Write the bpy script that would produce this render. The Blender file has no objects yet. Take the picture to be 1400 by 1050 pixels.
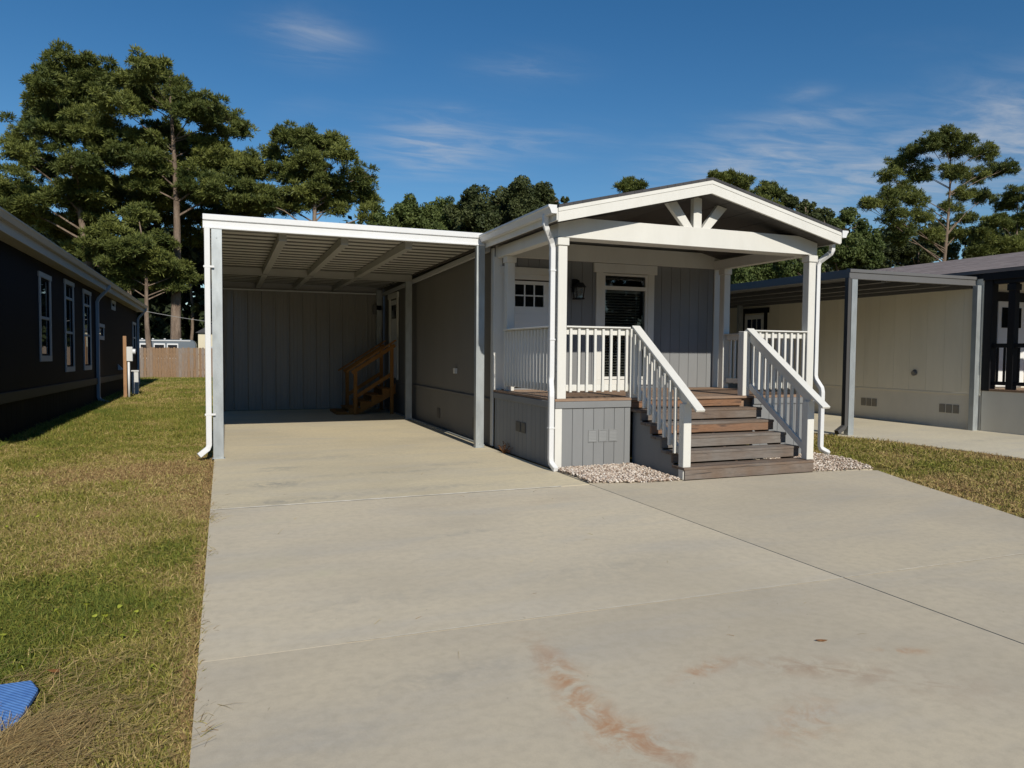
import bpy, bmesh, math, random
import numpy as np
from mathutils import Vector, Matrix

random.seed(7)
rng = np.random.default_rng(11)
S = 1.12                      # plan units -> metres
sc = bpy.context.scene
col = sc.collection

# ------------------------------------------------------------------ camera
FPX, CX, CY, CAMH = 1000.6, 700.0, 525.0, 1.55
_yaw, _pit, _rol = math.radians(21.536), math.radians(2.544), math.radians(0.472)
_F = np.array([math.sin(_yaw) * math.cos(_pit), math.cos(_yaw) * math.cos(_pit), -math.sin(_pit)])
_R0 = np.array([math.cos(_yaw), -math.sin(_yaw), 0.0])
_U0 = np.cross(_R0, _F)
_R = _R0 * math.cos(_rol) + _U0 * math.sin(_rol)
_U = _U0 * math.cos(_rol) - _R0 * math.sin(_rol)


def ray(px, py):
    d = _F * FPX + _R * (px - CX) + _U * (CY - py)
    return d / np.linalg.norm(d)


def at(px, py, Y):            # the point of a pixel's ray at depth Y (plan units)
    d = ray(px, py)
    return np.array([0, 0, CAMH]) + d * (Y / d[1])


cam_data = bpy.data.cameras.new('camera')
cam_data.sensor_width = 36.0
cam_data.lens = FPX / 1400.0 * 36.0
cam_data.clip_start = 0.05
cam_data.clip_end = 3000.0
cam = bpy.data.objects.new('camera', cam_data)
cam.matrix_world = Matrix(((_R[0], _U[0], -_F[0], 0), (_R[1], _U[1], -_F[1], 0), (_R[2], _U[2], -_F[2], CAMH * S), (0, 0, 0, 1)))
col.objects.link(cam)
sc.camera = cam

# ------------------------------------------------------------------ sky and sun
SUN_EL, SUN_AZ = math.radians(32.6), 0.2      # light travels towards +Y (behind the camera)
world = bpy.data.worlds.new('World')
sc.world = world
world.use_nodes = True


def build_world():
    nt = world.node_tree
    nt.nodes.clear()
    N, Lk = nt.nodes.new, nt.links.new
    out = N('ShaderNodeOutputWorld'); bg = N('ShaderNodeBackground')
    sky = N('ShaderNodeTexSky'); sky.sky_type = 'NISHITA'; sky.sun_disc = False
    sky.sun_elevation = SUN_EL; sky.sun_rotation = math.radians(180 + SUN_AZ)
    sky.altitude = 0; sky.air_density = 1.0; sky.dust_density = 0.0; sky.ozone_density = 3.0
    tc = N('ShaderNodeTexCoord'); sep = N('ShaderNodeSeparateXYZ'); Lk(tc.outputs['Generated'], sep.inputs[0])

    def m(op, a, b=None, clamp=False):
        n = N('ShaderNodeMath'); n.operation = op; n.use_clamp = clamp
        for i, v in enumerate((a, b)):
            if v is None: continue
            if isinstance(v, (int, float)): n.inputs[i].default_value = v
            else: Lk(v, n.inputs[i])
        return n.outputs[0]
    az = m('ARCTAN2', sep.outputs[0], sep.outputs[1]); el = m('ARCSINE', sep.outputs[2])
    # thin cirrus: planar projection of the direction onto a high layer
    zc = m('MAXIMUM', sep.outputs[2], 0.05)
    u = m('DIVIDE', sep.outputs[0], zc); v = m('DIVIDE', sep.outputs[1], zc)
    comb = N('ShaderNodeCombineXYZ'); Lk(u, comb.inputs[0]); Lk(v, comb.inputs[1])
    mp = N('ShaderNodeMapping'); mp.inputs['Rotation'].default_value = (0, 0, math.radians(28)); mp.inputs['Scale'].default_value = (1.5, 3.6, 1)
    Lk(comb.outputs[0], mp.inputs[0])
    n1 = N('ShaderNodeTexNoise'); n1.inputs['Scale'].default_value = 1.6; n1.inputs['Detail'].default_value = 9; n1.inputs['Roughness'].default_value = 0.62; n1.inputs['Distortion'].default_value = 0.5
    Lk(mp.outputs[0], n1.inputs['Vector'])
    n2 = N('ShaderNodeTexNoise'); n2.inputs['Scale'].default_value = 0.45; n2.inputs['Detail'].default_value = 3
    Lk(comb.outputs[0], n2.inputs['Vector'])
    tex = m('MULTIPLY', m('SUBTRACT', n1.outputs['Fac'], 0.40), 3.6, True)
    # where the photograph's streaks lie (direction, spread in azimuth and height), and loose cirrus elsewhere
    blobs = [((425, 52), .055, .025, .55), ((720, 95), .06, .018, .35), ((600, 200), .09, .034, .75), ((690, 195), .12, .020, .4), ((1110, 165), .11, .017, .5),
             ((1060, 220), .13, .036, .8), ((1230, 235), .14, .05, .8), ((1385, 190), .09, .055, .95), ((1150, 265), .16, .03, .7), ((625, 152), .03, .01, .3), ((1390, 145), .06, .012, .7), ((1100, 130), .03, .010, .3)]
    acc = m('MULTIPLY', m('SUBTRACT', n2.outputs['Fac'], 0.58), 1.2, True)
    # keep that loose layer out of the clear part of the sky ahead only through its own noise
    for (p, sa, se, amp) in blobs:
        d = ray(*p); a0 = math.atan2(d[0], d[1]); e0 = math.asin(d[2])
        da = m('DIVIDE', m('SUBTRACT', az, a0), sa); de = m('DIVIDE', m('SUBTRACT', el, e0), se)
        r2 = m('ADD', m('MULTIPLY', da, da), m('MULTIPLY', de, de))
        g = m('MULTIPLY', m('EXPONENT', m('MULTIPLY', r2, -1.0)), amp)
        acc = m('MAXIMUM', acc, g)
    fac = m('MULTIPLY', m('MULTIPLY', acc, m('ADD', m('MULTIPLY', tex, .78), .16)), 0.85, True)
    mix = N('ShaderNodeMix'); mix.data_type = 'RGBA'
    Lk(fac, mix.inputs['Factor']); 
    hs = N('ShaderNodeHueSaturation'); hs.inputs['Saturation'].default_value = 1.30; hs.inputs['Value'].default_value = 1.0
    Lk(sky.outputs[0], hs.inputs['Color'])
    Lk(hs.outputs[0], mix.inputs['A'])
    mix.inputs['B'].default_value = (5.6, 6.0, 6.6, 1)
    Lk(mix.outputs['Result'], bg.inputs['Color'])
    bg.inputs['Strength'].default_value = 0.085
    Lk(bg.outputs[0], out.inputs[0])


build_world()
sun_d = bpy.data.lights.new('sun', 'SUN')
sun_d.energy = 4.6; sun_d.angle = math.radians(0.53); sun_d.color = (1.0, 0.94, 0.83)
sun = bpy.data.objects.new('sun', sun_d)
_a = math.radians(SUN_AZ)
sun.rotation_euler = Vector((math.cos(SUN_EL) * math.sin(_a), math.cos(SUN_EL) * math.cos(_a), -math.sin(SUN_EL))).to_track_quat('-Z', 'Y').to_euler()
sun.location = (0, -20, 20)
col.objects.link(sun)
sc.view_settings.view_transform = 'Standard'
sc.view_settings.look = 'None'
sc.view_settings.exposure = 0.0
sc.view_settings.gamma = 1.0
sc.cycles.max_bounces = 8
sc.cycles.transparent_max_bounces = 8

# ------------------------------------------------------------------ materials
MATS = {}


class NT:
    def __init__(self, name):
        self.m = bpy.data.materials.new(name); self.m.use_nodes = True
        self.t = self.m.node_tree; self.t.nodes.clear()
        self.out = self.t.nodes.new('ShaderNodeOutputMaterial')
        self.b = self.t.nodes.new('ShaderNodeBsdfPrincipled')
        self.link(self.b.outputs[0], self.out.inputs[0])
        MATS[name] = self.m

    def n(self, typ, **kw):
        n = self.t.nodes.new(typ)
        for k, v in kw.items():
            if k in n.inputs: n.inputs[k].default_value = v
            else: setattr(n, k, v)
        return n

    def link(self, a, b): self.t.links.new(a, b)

    def math(self, op, a, b=None, clamp=False):
        n = self.n('ShaderNodeMath', operation=op, use_clamp=clamp)
        for i, v in enumerate((a, b)):
            if v is None: continue
            if isinstance(v, (int, float)): n.inputs[i].default_value = v
            else: self.link(v, n.inputs[i])
        return n.outputs[0]

    def mix(self, f, a, b, mode='MIX'):
        n = self.n('ShaderNodeMix', data_type='RGBA', blend_type=mode)
        for k, v in (('Factor', f), ('A', a), ('B', b)):
            s = n.inputs[k] if k == 'Factor' else [i for i in n.inputs if i.name == k and i.type == 'RGBA'][0]
            if isinstance(v, (int, float)): s.default_value = v
            elif isinstance(v, tuple): s.default_value = v if len(v) == 4 else v + (1,)
            else: self.link(v, s)
        return [o for o in n.outputs if o.type == 'RGBA'][0]

    def coords(self, scale=(1, 1, 1), rnd=True, world=False, rot=(0, 0, 0)):
        if world:
            v = self.n('ShaderNodeNewGeometry').outputs['Position']
        else:
            v = self.n('ShaderNodeTexCoord').outputs['Object']
            if rnd:
                oi = self.n('ShaderNodeObjectInfo')
                vm = self.n('ShaderNodeVectorMath', operation='SCALE'); vm.inputs[0].default_value = (37, 91, 53)
                self.link(oi.outputs['Random'], vm.inputs['Scale'])
                ad = self.n('ShaderNodeVectorMath', operation='ADD'); self.link(v, ad.inputs[0]); self.link(vm.outputs[0], ad.inputs[1]); v = ad.outputs[0]
        mp = self.n('ShaderNodeMapping'); mp.inputs['Scale'].default_value = scale; mp.inputs['Rotation'].default_value = rot
        self.link(v, mp.inputs[0])
        return mp.outputs[0]

    def noise(self, vec, scale, detail=4, rough=.55, dist=0):
        n = self.n('ShaderNodeTexNoise', Scale=scale, Detail=detail, Roughness=rough, Distortion=dist)
        self.link(vec, n.inputs['Vector']); return n.outputs['Fac']

    def ramp(self, f, stops):
        n = self.n('ShaderNodeValToRGB'); e = n.color_ramp.elements
        while len(e) < len(stops): e.new(.5)
        for i, (p, c) in enumerate(stops):
            e[i].position = p; e[i].color = c if len(c) == 4 else tuple(c) + (1,)
        self.link(f, n.inputs[0]); return n.outputs[0]

    def bump(self, h, strength=.3, dist=.01):
        n = self.n('ShaderNodeBump', Strength=strength, Distance=dist)
        self.link(h, n.inputs['Height']); self.link(n.outputs[0], self.b.inputs['Normal'])

    def color(self, c):
        if isinstance(c, tuple): self.b.inputs['Base Color'].default_value = c if len(c) == 4 else c + (1,)
        else: self.link(c, self.b.inputs['Base Color'])


def g3(v, k=1.0): return tuple(x * k for x in v)


def paint(name, c, rough=.55, var=.12, scale=3.0, stretch=(1, 1, 1), bump=.08, rnd=.06, dirt=None, metal=0.0, spec=.4):
    m = NT(name)
    v = m.coords(stretch)
    n1 = m.noise(v, scale, 5); n2 = m.noise(v, scale * 14, 3)
    base = m.ramp(n1, [(.25, g3(c, 1 - var)), (.75, g3(c, 1 + var * .6))])
    base = m.mix(m.math('MULTIPLY', n2, .10), base, g3(c, .6))
    if dirt:
        nd = m.noise(v, scale * 2.3, 6, .65)
        base = m.mix(m.math('MULTIPLY', m.math('SUBTRACT', nd, .52, True), dirt[1], True), base, dirt[0])
    if rnd:
        oi = m.n('ShaderNodeObjectInfo')
        base = m.mix(m.math('MULTIPLY', oi.outputs['Random'], rnd * 2), base, g3(c, .65))
    m.color(base)
    m.b.inputs['Roughness'].default_value = rough; m.b.inputs['Metallic'].default_value = metal
    m.b.inputs['Specular IOR Level'].default_value = spec
    if bump: m.bump(m.math('ADD', n2, m.math('MULTIPLY', n1, .5)), bump, .004)
    return m.m


paint('white_paint', (.665, .655, .61), .5, .06, 2.0, (1, 1, .4), .10, .03, ((.42, .39, .33), .5))
paint('white_trim_metal', (.69, .695, .695), .35, .05, 2.0, (1, 1, 1), .04, .02, ((.5, .5, .5), .35))
paint('off_white_door', (.74, .745, .73), .45, .04, 2, (1, 1, 1), .05, .0)
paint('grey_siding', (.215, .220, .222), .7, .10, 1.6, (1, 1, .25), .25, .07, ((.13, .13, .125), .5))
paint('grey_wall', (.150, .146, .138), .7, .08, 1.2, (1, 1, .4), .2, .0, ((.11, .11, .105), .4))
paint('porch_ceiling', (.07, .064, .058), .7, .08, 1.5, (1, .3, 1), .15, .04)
paint('carport_panel', (.30, .285, .26), .5, .06, 1.0, (1, 1, .3), .06, .04, ((.20, .19, .17), .3), .0)
paint('carport_deck', (.52, .51, .48), .45, .06, 1.0, (1, 1, 1), .05, .0, ((.30, .29, .26), .5), .0)
paint('carport_rib_shade', (.14, .135, .125), .5, .06, 1.0, (1, 1, 1), .05, .0)  # dark colour painted in for the shade lines along the roof ribs
paint('carport_beam', (.36, .355, .335), .45, .08, 2, (1, 1, 1), .05, .0, ((.2, .2, .19), .4), .0)
paint('galvanised', (.40, .43, .44), .45, .22, 9.0, (1, 1, .35), .12, .05, ((.33, .34, .35), .9), .45)
paint('dark_metal', (.155, .152, .15), .4, .06, 2, (1, 1, 1), .05, .0, None, .2)
paint('dark_pipe', (.075, .072, .07), .4, .06, 2, (1, 1, 1), .05, .0)
paint('black_trim', (.012, .012, .014), .6, .1, 2, (1, 1, 1), .1, .0, spec=.15)
paint('navy_siding', (.0042, .0056, .0125), .7, .12, 1.0, (1, 1, .2), .15, .0, spec=.12)
paint('navy_skirt', (.014, .0125, .011), .8, .2, 1.2, (1, 1, .25), .2, .1, spec=.1)
paint('navy_trim', (.032, .031, .03), .65, .1, 2, (1, 1, 1), .1, .0)
paint('pale_grey_trim', (.40, .41, .42), .55, .05, 2, (1, 1, 1), .08, .02)
paint('navy_gutter', (.44, .42, .39), .45, .05, 2, (1, 1, 1), .05, .02)
paint('blue_grey_pipe', (.30, .34, .39), .45, .06, 2, (1, 1, 1), .05, .0)
paint('cream_siding', (.80, .74, .60), .7, .08, 1.0, (1, 1, .2), .2, .05, ((.30, .27, .21), .5))
paint('cream_skirt', (.68, .64, .55), .7, .07, 1.2, (1, 1, .3), .2, .05, ((.28, .26, .22), .5))
paint('vent_dark', (.055, .055, .055), .5, .1, 4, (1, 1, 1), .05, .0)
paint('vent_tan', (.22, .20, .165), .6, .1, 4, (1, 1, 1), .05, .0)
paint('vent_grey', (.235, .24, .24), .6, .1, 4, (1, 1, 1), .05, .0)
paint('plastic_grey', (.55, .55, .53), .5, .05, 4, (1, 1, 1), .05, .0)
paint('blind', (.52, .49, .43), .6, .05, 3, (1, 1, 1), .05, .05)
paint('interior', (.06, .055, .05), .9, .1, 1, (1, 1, 1), .0, .0)
paint('trailer_skin', (.14, .165, .19), .4, .08, 1.0, (1, 1, 1), .05, .0, None, .2)
paint('trailer_window', (.02, .022, .025), .15, .1, 3, (1, 1, 1), .0, .0)
paint('shed_cream', (.60, .54, .40), .7, .06, 1.5, (1, 1, 1), .1, .0)
paint('brown_leaf', (.20, .085, .025), .7, .2, 20, (1, 1, 1), .2, .3)
paint('weed_leaf', (.34, .37, .04), .55, .2, 20, (1, 1, 1), .2, .4)
paint('cable', (.30, .30, .29), .6, .1, 4, (1, 1, 1), .0, .0)
paint('valve', (.6, .6, .6), .4, .1, 4, (1, 1, 1), .0, .0)


def wood(name, light, dark, grey, axis='X', rough=.75, greyamt=.5, rnd=.5):
    m = NT(name)
    st = {'X': (.8, 12, 12), 'Y': (12, .8, 12), 'Z': (12, 12, .8)}[axis]
    v = m.coords(st)
    n1 = m.noise(v, 2.2, 7, .62, .6)
    n2 = m.noise(v, 7.0, 4, .6)
    v3 = m.coords(); n3 = m.noise(v3, 1.6, 3)
    c = m.ramp(n1, [(.34, dark), (.46, light), (.54, g3(light, .7)), (.58, light), (.68, dark)])
    oi = m.n('ShaderNodeObjectInfo')
    g = m.math('ADD', m.math('MULTIPLY', m.math('SUBTRACT', n3, .35, True), 1.6), m.math('MULTIPLY', m.math('SUBTRACT', oi.outputs['Random'], .5), rnd))
    c = m.mix(m.math('MULTIPLY', g, greyamt * 1.3, True), c, m.ramp(n2, [(.3, g3(grey, .6)), (.7, grey)]))
    m.color(c); m.b.inputs['Roughness'].default_value = rough; m.b.inputs['Specular IOR Level'].default_value = .25
    m.bump(m.math('ADD', n1, m.math('MULTIPLY', n2, .4)), .5, .004)
    return m.m


wood('step_wood', (.25, .13, .070), (.06, .032, .021), (.215, .175, .145), 'X', greyamt=.4, rnd=.5)
wood('step_grey', (.175, .125, .092), (.042, .030, .024), (.225, .205, .185), 'X', greyamt=1.1, rnd=.6)
wood('deck_wood', (.30, .19, .12), (.12, .075, .05), (.30, .25, .21), 'X', greyamt=.6)
wood('new_wood_x', (.33, .150, .036), (.19, .080, .02), (.24, .13, .05), 'X', greyamt=.2, rnd=.3)
wood('new_wood_z', (.33, .150, .036), (.19, .080, .02), (.24, .13, .05), 'Z', greyamt=.2, rnd=.3)
wood('fence_wood', (.26, .165, .095), (.13, .078, .045), (.27, .225, .19), 'Z', greyamt=.8, rnd=1.4)
wood('post_wood', (.36, .20, .10), (.22, .12, .06), (.33, .25, .18), 'Z', greyamt=.3, rnd=.2)


def bark_mat():
    m = NT('bark')
    v = m.coords((1, 1, .35)); n1 = m.noise(v, 2.4, 7, .7, .4); n2 = m.noise(v, 9, 4, .7)
    m.color(m.ramp(n1, [(.3, (.085, .060, .045)), (.55, (.22, .165, .125)), (.75, (.30, .24, .19))]))
    m.b.inputs['Roughness'].default_value = .95; m.b.inputs['Specular IOR Level'].default_value = .1
    m.bump(m.math('ADD', n1, n2), 1.0, .06)


bark_mat()


def foliage(name, a, b, trans=.25):
    m = NT(name)
    at_ = m.n('ShaderNodeAttribute', attribute_name='tint')
    c = m.ramp(at_.outputs['Fac'], [(0, a), (.55, tuple((x + y) / 2 for x, y in zip(a, b))), (1, b)])
    m.color(c); m.b.inputs['Roughness'].default_value = .6; m.b.inputs['Specular IOR Level'].default_value = .25
    tr = m.n('ShaderNodeBsdfTranslucent'); m.link(c, tr.inputs[0])
    mx = m.n('ShaderNodeMixShader'); mx.inputs[0].default_value = trans
    m.link(m.b.outputs[0], mx.inputs[1]); m.link(tr.outputs[0], mx.inputs[2]); m.link(mx.outputs[0], m.out.inputs[0])


foliage('pine_needles', (.040, .062, .016), (.235, .250, .060), .18)
foliage('oak_leaves', (.032, .046, .016), (.125, .140, .050), .2)
foliage('light_leaves', (.045, .070, .018), (.165, .200, .060), .25)
foliage('wood_mass', (.014, .022, .009), (.055, .072, .024), .1)


def grass_mat():
    m = NT('grass_blades')
    at_ = m.n('ShaderNodeAttribute', attribute_name='gcol')
    m.color(at_.outputs['Color']); m.b.inputs['Roughness'].default_value = .65; m.b.inputs['Specular IOR Level'].default_value = .2
    tr = m.n('ShaderNodeBsdfTranslucent'); m.link(at_.outputs['Color'], tr.inputs[0])
    mx = m.n('ShaderNodeMixShader'); mx.inputs[0].default_value = .2
    m.link(m.b.outputs[0], mx.inputs[1]); m.link(tr.outputs[0], mx.inputs[2]); m.link(mx.outputs[0], m.out.inputs[0])


grass_mat()


def ground_mat():
    m = NT('lawn_soil')
    v = m.coords(world=True)
    n1 = m.noise(v, .55, 6, .6); n2 = m.noise(v, 9, 6, .65); n3 = m.noise(v, 60, 3, .6)
    c = m.ramp(n1, [(.3, (.170, .150, .036)), (.5, (.205, .165, .052)), (.7, (.25, .175, .075))])
    c = m.mix(m.math('MULTIPLY', n2, .55), c, (.09, .078, .022))
    c = m.mix(m.math('MULTIPLY', n3, .35), c, (.26, .20, .085))
    m.color(c); m.b.inputs['Roughness'].default_value = .95; m.b.inputs['Specular IOR Level'].default_value = .05
    m.bump(m.math('ADD', n2, n3), .8, .03)


ground_mat()


def concrete(name, tint=(.50, .465, .40), warm=0.0, stains=()):
    m = NT(name)
    v = m.coords(world=True)
    vs = m.coords((.35, 1.3, 1), world=True, rot=(0, 0, math.radians(6)))
    n1 = m.noise(v, .35, 5, .55); n2 = m.noise(vs, 1.6, 6, .6, .3); n3 = m.noise(v, 14, 5, .6); n4 = m.noise(v, 160, 2, .6)
    n0 = m.noise(m.coords((.7, 1.2, 1), world=True, rot=(0, 0, .25)), .8, 7, .62, .5)
    c = m.ramp(n1, [(.32, g3(tint, .86)), (.5, tint), (.68, (tint[0] * 1.09, tint[1] * 1.08, tint[2] * 1.04))])
    c = m.mix(m.math('MULTIPLY', m.math('SUBTRACT', n0, .52, True), 2.4, True), c, (tint[0] * .78, tint[1] * .79, tint[2] * .82))
    c = m.mix(m.math('MULTIPLY', m.math('SUBTRACT', n2, .50, True), 2.2, True), c, g3((.40, .375, .33), tint[0] / .5))
    c = m.mix(m.math('MULTIPLY', m.math('SUBTRACT', .46, n2, True), 1.6, True), c, (tint[0] * 1.12, tint[1] * 1.10, tint[2] * 1.02))
    c = m.mix(m.math('MULTIPLY', m.math('SUBTRACT', n3, .42, True), 1.3, True), c, g3(tint, .70))
    n5 = m.noise(m.coords((.5, 1.6, 1), world=True, rot=(0, 0, -.1)), 3.2, 8, .68, .6)
    c = m.mix(m.math('MULTIPLY', m.math('SUBTRACT', n5, .55, True), 1.6, True), c, (tint[0] * .80, tint[1] * .80, tint[2] * .80))
    c = m.mix(m.math('MULTIPLY', m.math('SUBTRACT', .40, n5, True), 1.4, True), c, (tint[0] * 1.12, tint[1] * 1.12, tint[2] * 1.12))
    n6 = m.noise(v, 420, 1, .5)
    c = m.mix(m.math('MULTIPLY', m.math('SUBTRACT', n6, .62, True), 5.0, True), c, g3(tint, .55))
    vo = m.n('ShaderNodeTexVoronoi', Scale=5.0); m.link(v, vo.inputs['Vector'])
    c = m.mix(m.math('LESS_THAN', vo.outputs['Distance'], .022), c, g3(tint, .45))
    c = m.mix(m.math('MULTIPLY', m.math('SUBTRACT', n4, .5, True), 1.3, True), c, g3(tint, .68))
    wear = m.noise(v, 5.5, 7, .7, .8)
    sep = m.n('ShaderNodeSeparateXYZ'); m.link(m.coords(world=True), sep.inputs[0])
    for (x, y, ang, ra, rb, cc, amp) in stains:
        x *= S; y *= S; ra *= S; rb *= S
        dx = m.math('SUBTRACT', sep.outputs[0], x); dy = m.math('SUBTRACT', sep.outputs[1], y)
        ca, sa = math.cos(ang), math.sin(ang)
        p = m.math('DIVIDE', m.math('ADD', m.math('MULTIPLY', dx, ca), m.math('MULTIPLY', dy, sa)), ra)
        q = m.math('DIVIDE', m.math('SUBTRACT', m.math('MULTIPLY', dy, ca), m.math('MULTIPLY', dx, sa)), rb)
        d = m.math('ADD', m.math('MULTIPLY', p, p), m.math('MULTIPLY', q, q))
        f = m.math('MULTIPLY', m.math('EXPONENT', m.math('MULTIPLY', d, -1.0)), m.math('MULTIPLY', m.math('SUBTRACT', wear, .42, True), 5.5, True))
        c = m.mix(m.math('MULTIPLY', f, amp, True), c, cc)
    m.color(c)
    m.b.inputs['Roughness'].default_value = .88; m.b.inputs['Specular IOR Level'].default_value = .2
    m.bump(m.math('ADD', n4, m.math('MULTIPLY', n3, .25)), .22, .003)


RUST = (.42, .20, .085); DAMP = (.27, .262, .235); PALE = (.55, .50, .35)
concrete('concrete_near', (.545, .474, .357), 0, [
    (1.50, 3.05, math.radians(85), .42, .085, RUST, .75), (1.46, 2.62, math.radians(95), .25, .09, RUST, .7),
    (2.17, 2.93, .3, .16, .05, RUST, .75), (2.28, 2.36, .5, .20, .10, RUST, .6), (1.57, 2.42, 1.9, .22, .10, RUST, .65), (2.62, 2.80, 2.6, .30, .09, (.36, .235, .15), .6),
    (2.95, 2.55, 2.4, .45, .14, (.38, .29, .21), .6), (3.3, 2.75, 2.8, .12, .04, RUST, .6),
    (.35, 2.9, .2, .4, .2, DAMP, .25), (1.0, 3.3, .1, .5, .12, DAMP, .3), (1.25, 2.2, .1, .5, .2, DAMP, .3)])
concrete('concrete_mid', (.60, .523, .392), 0, [
    (.35, 6.9, .1, .45, .13, PALE, .45), (.25, 5.6, .1, .22, .30, PALE, .45), (.65, 5.15, .1, .16, .10, PALE, .6), (1.9, 5.9, .2, .30, .08, DAMP, .4),
    (3.2, 6.9, .15, .5, .12, (.42, .33, .23), .35), (2.6, 4.6, .1, .8, .3, DAMP, .25), (.9, 4.5, .1, .5, .15, DAMP, .25), (2.2, 7.1, .1, .9, .15, (.44, .37, .27), .4)])
concrete('concrete_carport', (.61, .53, .375), 0, [
    (.55, 8.75, .05, .34, .20, DAMP, .85), (.65, 9.9, .05, .3, .22, DAMP, .6), (.7, 7.75, .05, .55, .12, DAMP, .7), (2.0, 9.2, .03, 1.0, .10, DAMP, .5), (2.9, 9.6, .05, .5, .13, DAMP, .45), (2.2, 8.0, .05, .9, .12, DAMP, .4), (1.6, 10.8, .03, 1.1, .3, DAMP, .28)])
concrete('concrete_right', (.535, .466, .35), 0, [(6.0, 3.9, .3, .25, .06, DAMP, .35)])
concrete('concrete_neighbour', (.60, .54, .41), 0, [(12.3, 8.8, .05, 1.0, .12, DAMP, .4)])
concrete('joint_sealant', (.84, .79, .68))
concrete('joint_faint', (.66, .60, .48))
concrete('joint_dark', (.10, .095, .085))


def stone_mat():
    m = NT('pale_gravel')
    at_ = m.n('ShaderNodeAttribute', attribute_name='tint')
    m.color(m.ramp(at_.outputs['Fac'], [(0, (.20, .135, .095)), (.3, (.40, .31, .245)), (.7, (.56, .475, .39)), (1, (.68, .62, .55))]))
    m.b.inputs['Roughness'].default_value = .85


stone_mat()


def shingle_mat(name, c):
    m = NT(name)
    v = m.coords(world=True)
    br = m.n('ShaderNodeTexBrick', Scale=1.0); br.inputs['Mortar Size'].default_value = .006
    br.inputs['Brick Width'].default_value = .30; br.inputs['Row Height'].default_value = .14
    br.inputs['Color1'].default_value = g3(c, .8) + (1,); br.inputs['Color2'].default_value = g3(c, 1.25) + (1,); br.inputs['Mortar'].default_value = g3(c, .4) + (1,)
    mp = m.n('ShaderNodeMapping'); mp.inputs['Rotation'].default_value = (0, 0, math.radians(90)); m.link(v, mp.inputs[0]); m.link(mp.outputs[0], br.inputs['Vector'])
    n = m.noise(v, 1.3, 4); n2 = m.noise(v, 90, 2)
    cc = m.mix(m.math('MULTIPLY', n, .5), br.outputs['Color'], g3(c, 1.3)); cc = m.mix(m.math('MULTIPLY', n2, .3), cc, g3(c, .5))
    m.color(cc); m.b.inputs['Roughness'].default_value = .95
    m.bump(br.outputs['Fac'], -.6, .01)


shingle_mat('shingle_dark', (.055, .055, .06))
shingle_mat('shingle_brown', (.30, .245, .225))


def glass_mat(name, tint=(.02, .022, .024), tr=.35):
    m = NT(name)
    gl = m.n('ShaderNodeBsdfGlossy', Roughness=.02); gl.inputs['Color'].default_value = (.9, .92, .95, 1)
    t = m.n('ShaderNodeBsdfTransparent'); t.inputs['Color'].default_value = (.75, .78, .78, 1)
    d = m.n('ShaderNodeBsdfDiffuse'); d.inputs['Color'].default_value = tint + (1,)
    m1 = m.n('ShaderNodeMixShader'); m1.inputs[0].default_value = tr; m.link(d.outputs[0], m1.inputs[1]); m.link(t.outputs[0], m1.inputs[2])
    fr = m.n('ShaderNodeFresnel', IOR=1.5)
    m2 = m.n('ShaderNodeMixShader'); m.link(m.math('MULTIPLY', fr.outputs[0], 1.0, True), m2.inputs[0]); m.link(m1.outputs[0], m2.inputs[1]); m.link(gl.outputs[0], m2.inputs[2])
    m.link(m2.outputs[0], m.out.inputs[0])


glass_mat('window_glass', (.012, .013, .014), .93)
glass_mat('dark_glass', (.012, .013, .014), .1)
glass_mat('lantern_glass', (.3, .3, .29), .6)


def lid_mat():
    m = NT('blue_plastic')
    v = m.coords(rnd=False)
    w = m.n('ShaderNodeTexWave', Scale=26.0, Distortion=.4); w.bands_direction = 'DIAGONAL'; m.link(v, w.inputs[0])
    n = m.noise(v, 18, 5)
    c = m.ramp(n, [(.3, (.06, .165, .44)), (.7, (.11, .26, .58))])
    c = m.mix(m.math('MULTIPLY', w.outputs['Fac'], .28), c, (.20, .36, .68))
    m.color(c); m.b.inputs['Roughness'].default_value = .6
    m.bump(w.outputs['Fac'], .5, .004)


lid_mat()

# ------------------------------------------------------------------ mesh helpers
WLOC = {}


def _place(o, parent, origin):
    col.objects.link(o)
    o.location = Vector(origin) * S
    WLOC[o.name] = Vector(origin)
    if parent is not None:
        o.parent = parent
        o.location = (Vector(origin) - WLOC[parent.name]) * S
    return o


def thing(name, loc, label, cat, group=None):
    o = bpy.data.objects.new(name, None); o.empty_display_size = .2
    _place(o, None, loc)
    return tag(o, label, cat, group)


def tag(o, label=None, cat=None, group=None, kind=None):
    if label: o['label'] = label
    if cat: o['category'] = cat
    if group: o['group'] = group
    if kind: o['kind'] = kind
    return o


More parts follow.
